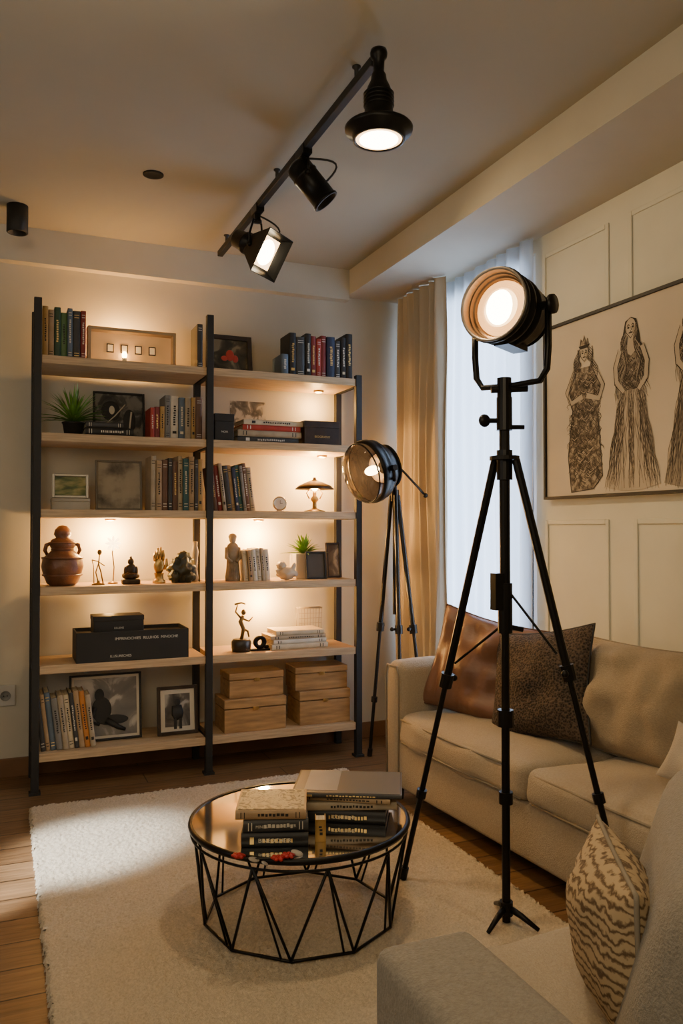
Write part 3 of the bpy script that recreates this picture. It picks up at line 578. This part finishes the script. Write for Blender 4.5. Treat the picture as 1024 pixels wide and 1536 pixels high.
g=G(); bz=Vector((0,0,.98)); g.cyl((0,0,.86),bz+UP*.03,.022,seg=14); g.box((-.028,0,.985),(.03,.03,.11)); g.cyl((0,0,.88),(.05,-.02,.87),.008,seg=8); g.obj('brace_collar',BLK,t)
for k,fpt in enumerate(F):
    p=hub.lerp(fpt,.46); G().cyl(bz+UP*(.02 if k else -.09),p,.004,seg=6).obj('brace',BLK,t)
def fresnel(t,c,dv,R0):
    k=R0/.11; M=MX(c,dirv=dv)@Matrix.Scale(k,4)
    h=G().lathe([(0,-.12),(.04,-.118),(.075,-.10),(.094,-.07),(.10,-.05),(.10,-.01),(.108,-.006),(.110,.0),(.108,.008),(.10,.012),(.10,.035),(.112,.038),(.112,.05),(.10,.054),(.10,.075),(.113,.078),(.116,.092),(.112,.096),(.108,.094)],40,M=M)
    for j in range(5): h.lathe([(.085-.008*j,-.085-.008*j),(.094-.01*j,-.088-.008*j),(.085-.008*j,-.092-.008*j)],32,M=M)
    h.box((0,.098,-.02),(.06,.03,.10),M=M); h.box((0,-.103,-.01),(.05,.02,.12),M=M)
    h=h.obj('lamp_head',BLK,t); return h,M
pc=Vector((0,0,1.855-ZR))+RT*.018; dv=vd(-.66,.04,-.75); c=pc
hd,M=fresnel(t,c,dv,.108)
G().lathe([(.1085,.096),(.1135,.100),(.111,.106),(.104,.1)],40,M=M).obj('front_ring',mat('grey_ring',(.22,.19,.16),.35,.7),hd)
G().lathe([(.104,.100),(.101,.075),(.097,.074),(.095,.06),(.090,.058),(.088,.046),(.080,.036)],40,M=M,sm=False).obj('reflector',RIM,hd)
prof=[(.086,.040)]
for j in range(5): prof+=[(.084-.006*j,.052+.002*j),(.080-.006*j,.043+.0022*j)]
G().lathe(prof+[(.054,.054)],40,M=M,sm=False).obj('lens_ring',GLOW2,hd)
G().lathe([(0,.070),(.03,.068),(.052,.062),(.058,.054)],36,M=M).obj('lens',GLOW,hd); G().ell((0,0,.062),(.046,.054,.014),M=M).obj('bulb',CORE,hd)
s=dv.cross(UP).normalized(); q=.125; bot=Vector((0,0,1.635-ZR))
def yoke(t,c,s,q,bot,m=BLK,w=.016):
    g=G(); pts=[c+s*q,c+s*q+(bot.z-c.z)*UP*.55,c+s*q*.96+(bot.z-c.z)*UP*.85,Vector((c.x,c.y,bot.z))+s*q*.78,Vector((c.x,c.y,bot.z-.004)),Vector((c.x,c.y,bot.z))-s*q*.78,c-s*q*.96+(bot.z-c.z)*UP*.85,c-s*q+(bot.z-c.z)*UP*.55,c-s*q]
    g.tube(pts,.009,8); g.tube([p+UP*.0+s.cross(UP)*.010 for p in pts],.007,8); return g.obj('yoke',m,t)
yoke(t,c,s,q,bot)
for sg in(-1,1):
    g=G(); g.cyl(c+s*sg*.10,c+s*sg*(q+.022),.013,seg=12); g.lathe([(0,0),(.028,0),(.03,.006),(.028,.014),(0,.016)],12,M=MX(c+s*sg*(q+.008),dirv=s*sg)); g.obj('pivot_knob',BLK,t)
G().cyl((0,0,1.57),(0,0,1.63),.022).cyl(bot+UP*-.016-RT*.04,bot+UP*-.012+RT*.07,.011).obj('mount',BLK,t)
light('SPOT','spot_lamp',tuple(c+dv*.13),26,(1,.76,.48),tuple(dv),t,spot_size=2.2,spot_blend=.7,shadow_soft_size=.06)
base=Vector((1.90,3.80,0)); t=thing('tripod_floor_lamp',tuple(base),'smaller black tripod lamp with glass front by the curtain','floor lamp')
hub=Vector((0,0,1.37)); STB=mat('stand_dark_steel',(.035,.03,.025),.3,.8)
G().cyl((0,0,.75),(0,0,1.53),.012).cyl((0,0,1.34),(0,0,1.40),.022).cyl((0,0,1.50),(0,0,1.56),.02).obj('column',STB,t)
for fx,fy in((1.80,3.90),(1.99,3.60),(1.85,3.62)): tube2(t,'leg',hub+Vector((fx-1.90,fy-3.8,0)).normalized()*.02,L((fx,fy,0)),.012,.009,m=STB)
dv=vd(-.80,-.26,-.48); c=L((1.715,3.645,1.49)); M=MX(c+dv*-.02,dirv=dv)
hd=G().lathe([(0,-.075),(.05,-.072),(.095,-.055),(.125,-.02),(.135,.01),(.150,.014),(.152,.028),(.150,.040),(.158,.044),(.160,.065),(.158,.078),(.148,.078)],44,M=M)
for j in range(4): hd.lathe([(.10-.012*j,-.056-.006*j),(.11-.012*j,-.062-.006*j),(.10-.012*j,-.068-.004*j)],32,M=M)
hd=hd.obj('lamp_head',BLK,t)
G().lathe([(.148,.078),(.149,.10),(.138,.125),(.11,.142),(.06,.15),(0,.152)],40,M=M).obj('glass_dome',DOME,hd)
G().lathe([(.149,.099),(.153,.103),(.149,.108),(.146,.103)],40,M=M).obj('front_ring',BLK,hd)
G().lathe([(.146,.076),(.12,.03),(.07,-.02),(0,-.04)],36,M=M).obj('reflector',mat('dark_reflector',(.045,.03,.02),.5,.4),hd)
G().lathe([(.075,-.012),(.066,.012),(.05,.0),(.03,-.02)],28,M=M).obj('inner_ring',DIM,hd)
G().ell((0,0,.04),(.024,.024,.042),M=M).obj('bulb',CORE,hd)
s=dv.cross(UP).normalized()
G().tube([c+s*.160,c+s*.165-UP*.06,L((1.90,3.8,1.53)),c-s*.165-UP*.06,c-s*.160],.009,8).obj('yoke',STB,t)
for sg in(-1,1): G().cyl(c+s*sg*.13,c+s*sg*.175,.015,seg=12).obj('pivot_knob',STB,t)
hp=Vector((0,0,1.54)); G().tube([hp,hp+RT*.06-UP*.06,hp+RT*.155-UP*.165],.006,8).ell(tuple(hp+RT*.16-UP*.17),(.013,.013,.013),n=8).obj('pan_handle',STB,t)
light('POINT','spot_lamp',tuple(c+dv*.06),1.6,(1,.62,.3),None,t,shadow_soft_size=.03)
# ------------------------------------------------------------------ poster
ya=2.965; PW=1.2; PH=.76; pz=1.325
t=thing('framed_poster',(XW,ya-PW/2,pz),'large thin black framed ink drawing of three robed figures','picture',(0,0,-math.pi/2))
g=G(); fw=.012
for sg in(-1,1): g.box((sg*(PW/2-fw/2),-.016,PH/2),(fw,.032,PH)); g.box((0,-.016,fw/2 if sg<0 else PH-fw/2),(PW-2*fw,.032,fw))
g.obj('frame',BLKM,t)
G().box((0,-.017,PH/2),(PW-2*fw,.008,PH-2*fw)).obj('print',PAPER,t)
INK=mat('ink_dark',(.022,.016,.012),.8,var=.3,vscale=60); INKM=ramp_mat('ink_wash',[(.4,(.06,.045,.034)),(.5,(.17,.135,.10)),(.62,(.34,.285,.22))],45,3,.8); SKIN=mat('sketch_skin',(.44,.37,.285),.8); WASH=mat('light_wash',(.29,.24,.18),.8); GREY=mat('pencil_grey',(.12,.095,.075),.8)
class Ink:
    def __init__(s): s.g=G(); s.y=-.0215
    def st(s,pts,w,mi=0,taper=True):
        v=[];f=[];n=len(pts); s.y-=.000003
        for i,(x,z) in enumerate(pts):
            a=pts[max(0,i-1)];b=pts[min(n-1,i+1)]; dx,dz=b[0]-a[0],b[1]-a[1]; l=math.hypot(dx,dz) or 1; ww=w*(.35+.65*math.sin(math.pi*(i+.3)/(n-.4))) if taper else w
            v+= [(x-dz/l*ww/2,s.y,z+dx/l*ww/2),(x+dz/l*ww/2,s.y,z-dx/l*ww/2)]
        for i in range(n-1): f.append((2*i,2*i+2,2*i+3,2*i+1))
        s.g.add(v,f,mi)
    def poly(s,pts,mi): s.y-=.00001; s.g.add([(x,s.y,z) for x,z in pts],[list(range(len(pts)))],mi)
    def oval(s,cx,cz,rx,rz,mi,n=18): s.poly([(cx+rx*math.cos(2*math.pi*i/n),cz+rz*math.sin(2*math.pi*i/n)) for i in range(n)],mi)
def wav(x0,z0,x1,z1,a,k,n=12,ph=0): return [(x0+(x1-x0)*i/n+a*math.sin(k*i/n*math.pi+ph),z0+(z1-z0)*i/n) for i in range(n+1)]
def face(I,cx,cz,s):
    I.oval(cx,cz,.023*s,.031*s,2); I.oval(cx+.014*s,cz-.006*s,.006*s,.016*s,3)
    for q in(-1,1): I.st([(cx+q*.016*s,cz+.007*s),(cx+q*.010*s,cz+.012*s),(cx+q*.004*s,cz+.008*s)],.0045*s); I.oval(cx+q*.0098*s,cz+.002*s,.0052*s,.0034*s,0)
    I.st([(cx+.001*s,cz+.004*s),(cx+.004*s,cz-.007*s),(cx-.002*s,cz-.009*s)],.0028*s); I.st([(cx-.009*s,cz-.016*s),(cx,cz-.0145*s),(cx+.009*s,cz-.016*s)],.006*s)
    I.st([(cx-.022*s,cz+.010*s),(cx-.020*s,cz-.012*s),(cx,cz-.033*s),(cx+.020*s,cz-.012*s),(cx+.022*s,cz+.010*s)],.003*s)
def figure(I,cx,ztop,zbot,kind,rn,K=1.35):
    hz=ztop-.055 if kind!=1 else ztop-.075; s=1.2 if kind!=1 else 1.05
    sh=hz-.058; wa=sh-.14
    X=lambda d: cx+d*K
    if kind==1:
        I.poly([(X(-.05),sh),(X(.05),sh),(X(.085),wa+.02),(X(.065),wa-.05),(X(.085),zbot+.06),(X(.04),zbot+.01),(X(-.07),zbot),(X(-.085),zbot+.15),(X(-.06),wa-.03),(X(-.085),wa+.03)],1)
        for i in range(200):
            x=rn.uniform(-.076,.076); z=rn.uniform(zbot+.08,sh-.01); I.st(wav(X(x),z,X(x)+rn.uniform(-.03,.03),z-rn.uniform(.03,.09),.010,3,8,rn.random()*6),.003,rn.choice((0,0,4)))
        for i in range(90):
            z=rn.uniform(zbot+.03,sh); x=rn.uniform(-.055,.055); I.st([(X(x)-.02,z),(X(x),z-.010),(X(x)+.02,z+.002)],.0025,rn.choice((0,2,4)))
        for q in(-1,1): I.st([(X(q*.05),sh-.005),(X(q*.09),wa+.05),(X(q*.07),wa),(X(q*.01),wa+.02)],.022,2,False); I.st([(X(q*.055),sh-.005),(X(q*.098),wa+.05),(X(q*.076),wa-.008)],.004); I.st([(X(q*.042),sh-.02),(X(q*.080),wa+.05),(X(q*.062),wa+.012),(X(q*.01),wa+.034)],.0035)
        I.st([(X(-.05),sh),(X(-.085),wa+.03),(X(-.06),wa-.03),(X(-.085),zbot+.15),(X(-.07),zbot)],.005); I.st([(X(.065),wa-.05),(X(.085),zbot+.06),(X(.04),zbot+.01),(X(-.07),zbot)],.005)
        for q in(-1,1):
            for j in range(9): I.st(wav(cx+q*(.018+.003*j),hz+.022,cx+q*(.032+.007*j),hz-.06-.008*j,.010,3,8,j),.0045,rn.choice((0,4)))
        face(I,cx,hz,s); I.poly([(cx-.024,hz+.02),(cx-.036,hz+.034),(cx+.036,hz+.034),(cx+.024,hz+.02)],0); I.poly([(cx-.026,hz+.034),(cx-.020,hz+.062),(cx-.008,hz+.048),(cx+.0,hz+.075),(cx+.010,hz+.048),(cx+.020,hz+.060),(cx+.026,hz+.034)],1); I.st([(cx-.026,hz+.034),(cx-.020,hz+.062),(cx-.008,hz+.048),(cx,hz+.075),(cx+.010,hz+.048),(cx+.020,hz+.060),(cx+.026,hz+.034)],.004,0,False)
    else:
        for q in(-1,1):
            I.poly([(cx,hz+.042),(cx+q*.03,hz+.03),(cx+q*.046,hz-.03),(cx+q*.062,hz-.13),(cx+q*.045,hz-.20),(cx+q*.022,hz-.14),(cx+q*.018,hz-.02)] [::q],0)
        I.poly([(cx-.012,hz-.02),(cx+.012,hz-.02),(cx+.014,sh-.002),(X(.045),sh-.015),(X(.034),wa),(X(-.034),wa),(X(-.045),sh-.015),(cx-.014,sh-.002)],2)
        I.poly([(X(-.030),sh-.02),(cx,sh-.05),(X(.030),sh-.02),(X(.038),sh-.06),(X(.030),wa),(X(.046),wa-.05),(X(-.046),wa-.05),(X(-.030),wa),(X(-.038),sh-.06)],1)
        for i in range(120): x=X(rn.uniform(-.03,.03)); z=rn.uniform(wa-.05,sh-.05); I.st([(x-.012,z),(x,z-.012),(x+.013,z+.002)],.0032,rn.choice((0,0,4)))
        for j in range(70):
            q=-1 if j%2 else 1; e=rn.uniform(.4,1.6); I.st(wav(cx+q*.020,hz+.015,cx+q*(.022+.044*e),hz-.15-rn.uniform(0,.15),.012,4,14,rn.random()*2),.0036,rn.choice((0,0,3,4)))
        I.poly([(X(-.046),wa-.04),(X(.046),wa-.04),(X(.075),zbot+.16),(X(.11),zbot+.02),(X(.04),zbot),(X(-.04),zbot),(X(-.11),zbot+.02),(X(-.075),zbot+.16)],3 if kind==3 else 2)
        for q in(-1,1):
            I.poly([(X(q*.012),wa-.05),(X(q*.036),wa-.05),(X(q*.034),wa-.2),(X(q*.028),zbot+.02),(X(q*.012),zbot+.02)][::q],2)
            for e in(.010,.037): I.st([(X(q*e),wa-.05),(X(q*(e-.001)),wa-.2),(X(q*(e*.8)),zbot+.01)],.004)
        for j in range(96):
            u=-1+2*j/95
            if .2<abs(u)<.5 and j%3: continue
            I.st(wav(X(u*.044),wa-.04,X(u*(.108 if abs(u)>.2 else .05)),zbot+rn.uniform(-.004,.05),.005,5,14,rn.random()*6),.0024 if abs(u)<.5 else .0034,rn.choice((0,4,4)))
        for q in(-1,1): I.st([(X(q*.044),sh-.02),(X(q*.062),wa+.06),(X(q*.058),wa),(X(q*.03),wa-.045)],.020,2,False); I.st([(X(q*.050),sh-.012),(X(q*.071),wa+.06),(X(q*.066),wa-.01),(X(q*.03),wa-.055)],.004); I.st([(X(q*.038),sh-.04),(X(q*.053),wa+.06),(X(q*.050),wa+.01)],.003)
        face(I,cx,hz,s)
I=Ink(); rn=random.Random(5)
figure(I,-PW/2+.265,.675,.025,1,rn,1.25); figure(I,-PW/2+.535,.70,.02,2,rn); figure(I,-PW/2+.85,.725,.02,3,rn)
I.g.obj('ink_drawing',[INK,INKM,SKIN,WASH,GREY],t)
# ------------------------------------------------------------------ sofa
SO=Vector((1.602,3.30,0)); t=thing('sofa',tuple(SO),'beige linen two seat sofa with low boxy arms','sofa',(0,0,math.radians(3.0))); LEN=2.0; DP=.515
G().rbox((DP/2,-LEN/2,.165),(DP-.004,LEN-.02,.20),.02,(.0,0,0),n=4).obj('base',LIN,t)
for i,y in enumerate((-.065,-LEN+.065)):
    g=G(); g.rbox((DP/2-.003,y,.335),(DP+.004,.13,.55),.045,(.004,.006,.006),n=6,nz=.002); g.obj('arm',LIN,t)
    g=G(); x=-.006; g.tube([(x+.006,y-.052,.07),(x+.003,y-.056,.55),(x+.003,y-.04,.592),(x+.003,y+.04,.592),(x+.003,y+.056,.55),(x+.006,y+.052,.07)],.004,6); g.obj('piping',PIPE,t)
cl=(LEN-.26)/2
for i in range(2):
    y=-.13-cl*(i+.5); g=G(); g.rbox((.225,y,.325),(.48,cl-.004,.13),.035,(.010,.0,.026),n=18,nz=.018); g.obj('seat_cushion',LIN,t)
    g=G(); 
    for zz in(.372,.276): g.tube([(-.014+.0045,y-cl/2+.03,zz),(-.020,y,zz),(-.0105,y+cl/2-.03,zz)],.004,6)
    g.obj('piping',PIPE,t)
G().rbox((DP-.055,-LEN/2,.42),(.09,LEN-.27,.38),.035,(0,0,.004),n=8).obj('backrest',LIN,t)
for y in(-.06,-LEN+.06):
    for x in(.04,DP-.05): G().cyl((x,y,0),(x,y,.075),.016,.02).obj('foot',FD,t)
def cushion(name,x,y,z,w,h,th,rot,m,label,seed=0,piping=None,group=None,nz=.012,k=.09):
    t=thing(name,(x,y,z),label,'cushion',rot,group); G().pillow(w,h,th,M=MX((0,0,h/2)),seed=seed,nz=nz,k=k).obj('cover',m,t)
    if piping:
        pts=[];n=28
        for kk in range(n*4):
            sd=kk//n;u=-1+2*(kk%n)/n; a,b=[(u,-1),(1,u),(-u,1),(-1,-u)][sd]; pts.append((w/2*a*(1-k*math.cos(b*math.pi/2)),0,h/2+h/2*b*(1-k*math.cos(a*math.pi/2))))
        G().tube(pts,.004,6,closed=True).obj('piping',piping,t)
    return t
rz=math.radians(-90+3)
cushion('back_cushion',2.02,2.27,.385,.60,.41,.24,(math.radians(-14),0,rz),LINB,'large plump beige back cushion against the wall side',1,PIPE,nz=.034,k=.05)
cushion('back_cushion',2.04,1.70,.385,.50,.40,.20,(math.radians(-14),0,rz),LINB,'large plump beige back cushion against the wall side',6,PIPE,nz=.02,k=.05)
cushion('throw_pillow',1.82,2.97,.39,.52,.45,.17,(math.radians(-16),math.radians(9),rz+.36),LEATH,'brown creased leather pillow leaning by the sofa arm',3,mat('leather_seam',(.10,.045,.025),.5),nz=.036)
cushion('throw_pillow',1.87,2.55,.395,.52,.43,.15,(math.radians(-15),math.radians(-10),rz+.12),WEAVE,'dark chunky woven square pillow on the sofa',9,BLKM)
cushion('throw_pillow',1.90,1.84,.415,.22,.18,.09,(math.radians(-24),math.radians(14),rz+.3),mat('pale_cushion',(.50,.43,.34),.9,bump=.3,bscale=250),'small pale beige pillow at the near seat',4)
# ------------------------------------------------------------------ armchair
AC=Vector((.85,.80,ZR)); t=thing('armchair',tuple(AC),'greyish beige armchair with low arm and curved back','armchair')
def AL(x,y,z): return (x-AC.x,y-AC.y,z-AC.z)
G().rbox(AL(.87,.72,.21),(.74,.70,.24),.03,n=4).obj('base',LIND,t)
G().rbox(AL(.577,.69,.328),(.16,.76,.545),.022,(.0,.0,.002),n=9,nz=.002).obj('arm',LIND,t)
G().rbox(AL(.91,.88,.36),(.50,.86,.14),.04,(.0,.008,.02),n=14,nz=.008).obj('seat_cushion',LINS,t)
g=G(); g.tube([AL(.672,.6,.415),AL(.672,1.275,.412),AL(.70,1.302,.412),AL(1.12,1.302,.412),AL(1.15,1.275,.412),AL(1.15,.6,.415)],.0045,6); g.obj('piping',PIPE,t)
d=Vector((.70,.71,0)).normalized(); nrm=Vector((-d.y,d.x,0)); ctr=Vector((1.022,.990,.505)); 
rotm=Matrix((d,nrm,Vector((0,0,1)))).transposed().to_4x4(); Mb=Matrix.Translation(Vector(AL(*ctr)))@rotm@Matrix.Rotation(math.radians(15),4,'X')
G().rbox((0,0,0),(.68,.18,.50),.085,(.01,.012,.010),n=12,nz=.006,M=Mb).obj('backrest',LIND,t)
G().tube([(-.335,-.05,-.22),(-.338,-.05,.155),(-.315,-.045,.21),(-.26,-.035,.243),(.26,-.035,.25)],.0045,6,M=Mb).obj('piping',PIPE,t)
for x,y in((.53,.40),(.53,1.03),(1.18,.42),(1.18,1.03)): G().cyl(AL(x,y,ZR),AL(x,y,ZR+.085),.016,.02).obj('foot',FD,t)
zm=D.materials.new('striped_weave'); zm.use_nodes=True; n=zm.node_tree.nodes; l=zm.node_tree.links; b=n['Principled BSDF']; b.inputs['Roughness'].default_value=.9
tc=n.new('ShaderNodeTexCoord'); wv=n.new('ShaderNodeTexWave'); wv.bands_direction='Z'; wv.inputs['Scale'].default_value=22; wv.inputs['Distortion'].default_value=7; wv.inputs['Detail'].default_value=4; wv.inputs['Detail Scale'].default_value=2.2
cr=n.new('ShaderNodeValToRGB'); cr.color_ramp.elements[0].position=.0; cr.color_ramp.elements[0].color=(.11,.065,.03,1); cr.color_ramp.elements[1].position=.6; cr.color_ramp.elements[1].color=(.44,.32,.18,1)
l.new(tc.outputs['Object'],wv.inputs['Vector']); l.new(wv.outputs['Fac'],cr.inputs[0]); l.new(cr.outputs[0],b.inputs['Base Color'])
cushion('throw_pillow',.915,1.03,ZR+.415,.32,.245,.15,(math.radians(-2),0,math.radians(59)),zm,'plump tan pillow with brown animal stripes on the armchair',2,PIPE,k=.03)
# ------------------------------------------------------------------ coffee table
TC=Vector((.851,2.354,ZR)); t=thing('coffee_table',tuple(TC),'round black wire coffee table with smoked glass top','coffee table'); TH=.285; RTOP=.33;RB=.288
def ring(r,z,n=64,ph=0): return [(r*math.cos(2*math.pi*i/n+ph),r*math.sin(2*math.pi*i/n+ph),z) for i in range(n)]
g=G(); g.lathe([(RTOP-.006,TH+.012),(RTOP+.004,TH+.012),(RTOP+.007,TH+.004),(RTOP+.004,TH-.004),(RTOP-.006,TH-.004),(RTOP-.006,TH+.012)],72); g.obj('rim',BLK,t)
G().tube(ring(RTOP-.003,TH-.022),.0038,6,closed=True).obj('top_ring',BLK,t)
G().lathe([(0,TH+.009),(RTOP-.006,TH+.009),(RTOP-.006,TH+.002),(0,TH+.002)],72,sm=False).obj('glass_top',GLASS,t)
n=10; T=ring(RTOP-.002,TH-.02,n,.2); B=ring(RB,.005,n,.2+math.pi/n)
for i in range(n):
    for j in (i,(i-1)%n): G().tube([T[i],B[j]],.0042,6).obj('leg',BLK,t)
    G().tube([Vector(T[i])*.999,Vector(B[i])+(Vector(B[(i-1)%n])-Vector(B[i]))*.16],.0034,6).obj('leg',BLK,t)
G().tube(B,.0046,6,closed=True).obj('base_ring',BLK,t)
zt=ZR+TH+.0095
PAT=ramp_mat('paisley_cover',[(.42,(.06,.04,.02)),(.48,(.38,.31,.17)),(.6,(.44,.36,.22)),(.64,(.1,.07,.04))],28,3,.5,2.5)
def tb(cx,cy,z,Lb,d,th,c,rz,grp,txt=None,ts=.02,topm=None,lab='on the coffee table'):
    o=flat(cx,cy,z,Lb,d,th,c,grp,rz,lab)
    if topm: G().box((-th/2-.0008,0,Lb/2),(.0012,d-.01,Lb-.012)).obj('cover_print',topm,o)
    if txt: lettering(txt,ts,PALE,o,(0,-d/2-.0075,Lb/2),Euler((math.pi/2,-math.pi/2,0)))
    return o
g1='books stacked on the coffee table'
tb(.735,2.235,zt,.185,.17,.038,'black',-20,g1,'BINEOCHEIR',.016)
tb(.735,2.240,zt+.039,.18,.17,.034,'charcoal',-17,g1,'MINE UND HEIRCHSER',.011)
tb(.728,2.245,zt+.074,.195,.18,.026,'tan',-21,g1,topm=PAT)
g2='magazines and books stacked on the coffee table'
z=zt
GREYC=mat('silver_grey_cover',(.10,.10,.098),.3,var=.08,vscale=3)
for i,(Lb,d,th,c,rz,tm,txt) in enumerate([(.25,.2,.036,'black',-30,None,'CORTREMS'),(.29,.20,.024,'beige',-22,None,None),(.28,.21,.014,'tan',-33,None,None),(.33,.23,.012,'charcoal',-27,GREYC,None)]):
    o=tb(1.005+R(-.006,.006),2.335,z,Lb,d,th,c,rz,g2,txt,.014,tm,'on the coffee table'); z+=th+.0012
G().box((-.0078,.01,.085),(.0010,.20,.10)).obj('cover_panel',mat('pale_cover_panel',(.27,.265,.25),.3),o)
book((.845,2.165,zt+.0),.03,.06,.05,'ochre',g2,(0,0,math.radians(-20)),'on the glass table top')
t=thing('red_blossom_garland',(.655,2.085,zt+.004),'red and white blossom garland on the table edge','flowers')
k=G()
for (x,y,z) in [(-.065,.025,.006),(.03,-.020,.002),(.060,-.018,.004)]:
    g=G()
    for a in range(6): g.ell((0,0,0),(.012,.007,.005),M=MX((x+.009*math.cos(a),y+.009*math.sin(a),z),(.3*math.sin(a),.3*math.cos(a),a)),n=5)
    g.ell((x,y,z+.003),(.006,.006,.006),n=5); g.obj('blossom',mat('red_petal',(.36,.010,.008),.5),t)
for (x,y,z,a) in [(-.03,.0,.0,.3),(-.005,-.016,-.008,1.0),(.088,-.008,.002,-.4)]: G().ell((0,0,0),(.018,.010,.003),M=MX((x,y,z),(.5,.3,a)),n=6).obj('white_leaf',mat('white_petal',(.35,.31,.26),.5),t)
k.tube([(-.075,.03,.0),(-.03,.004,.001),(.02,-.016,.001),(.09,-.010,.001)],.002,6); k.obj('stem',BLKM,t)
# ------------------------------------------------------------------ lighting
light('AREA','window_daylight',(XW+.35,(w0+w1)/2,1.45),170,(.56,.73,1),(-1,0,-.05),shape='RECTANGLE',size=1.0,size_y=2.0)
light('SPOT','left_window_beam',(-1.5,2.3,1.9),1300,(.92,.96,1),Vector((.30,3.15,0))-Vector((-1.5,2.3,1.9)),spot_size=.24,spot_blend=.7,shadow_soft_size=.08)
light('SPOT','left_window_beam_low',(-1.5,2.1,1.9),900,(.92,.96,1),Vector((-.02,2.85,0))-Vector((-1.5,2.1,1.9)),spot_size=.10,spot_blend=.6,shadow_soft_size=.05)
light('AREA','warm_room_fill',(-.6,-.4,2.3),22,(1,.84,.58),(.35,.7,-.5),size=1.2)  # unseen warm fill added behind the camera; no pendant hangs there
light('AREA','left_side_fill',(-1.8,1.8,1.5),8,(.95,.93,.86),(1,.25,-.1),size=1.4)  # added soft fill from the left side, not a window
light('POINT','ceiling_fill',(.8,1.2,1.9),7,(1,.78,.48),shadow_soft_size=.3)  # added fill point with no fixture, lifts ceiling and room
w=D.worlds.new('World'); bpy.context.scene.world=w; w.use_nodes=True; w.node_tree.nodes['Background'].inputs[0].default_value=(.35,.5,.8,1); w.node_tree.nodes['Background'].inputs[1].default_value=.6
# ------------------------------------------------------------------ camera
cd=D.cameras.new('camera'); cam=D.objects.new('camera',cd); COL.objects.link(cam); cam.location=(0,0,1.2)
cd.sensor_fit='VERTICAL'; cd.sensor_height=36; cd.lens=36*1216/1536; cd.clip_start=.02
cam.rotation_euler=(math.radians(91.13),0,math.radians(-22.8)); bpy.context.scene.camera=cam
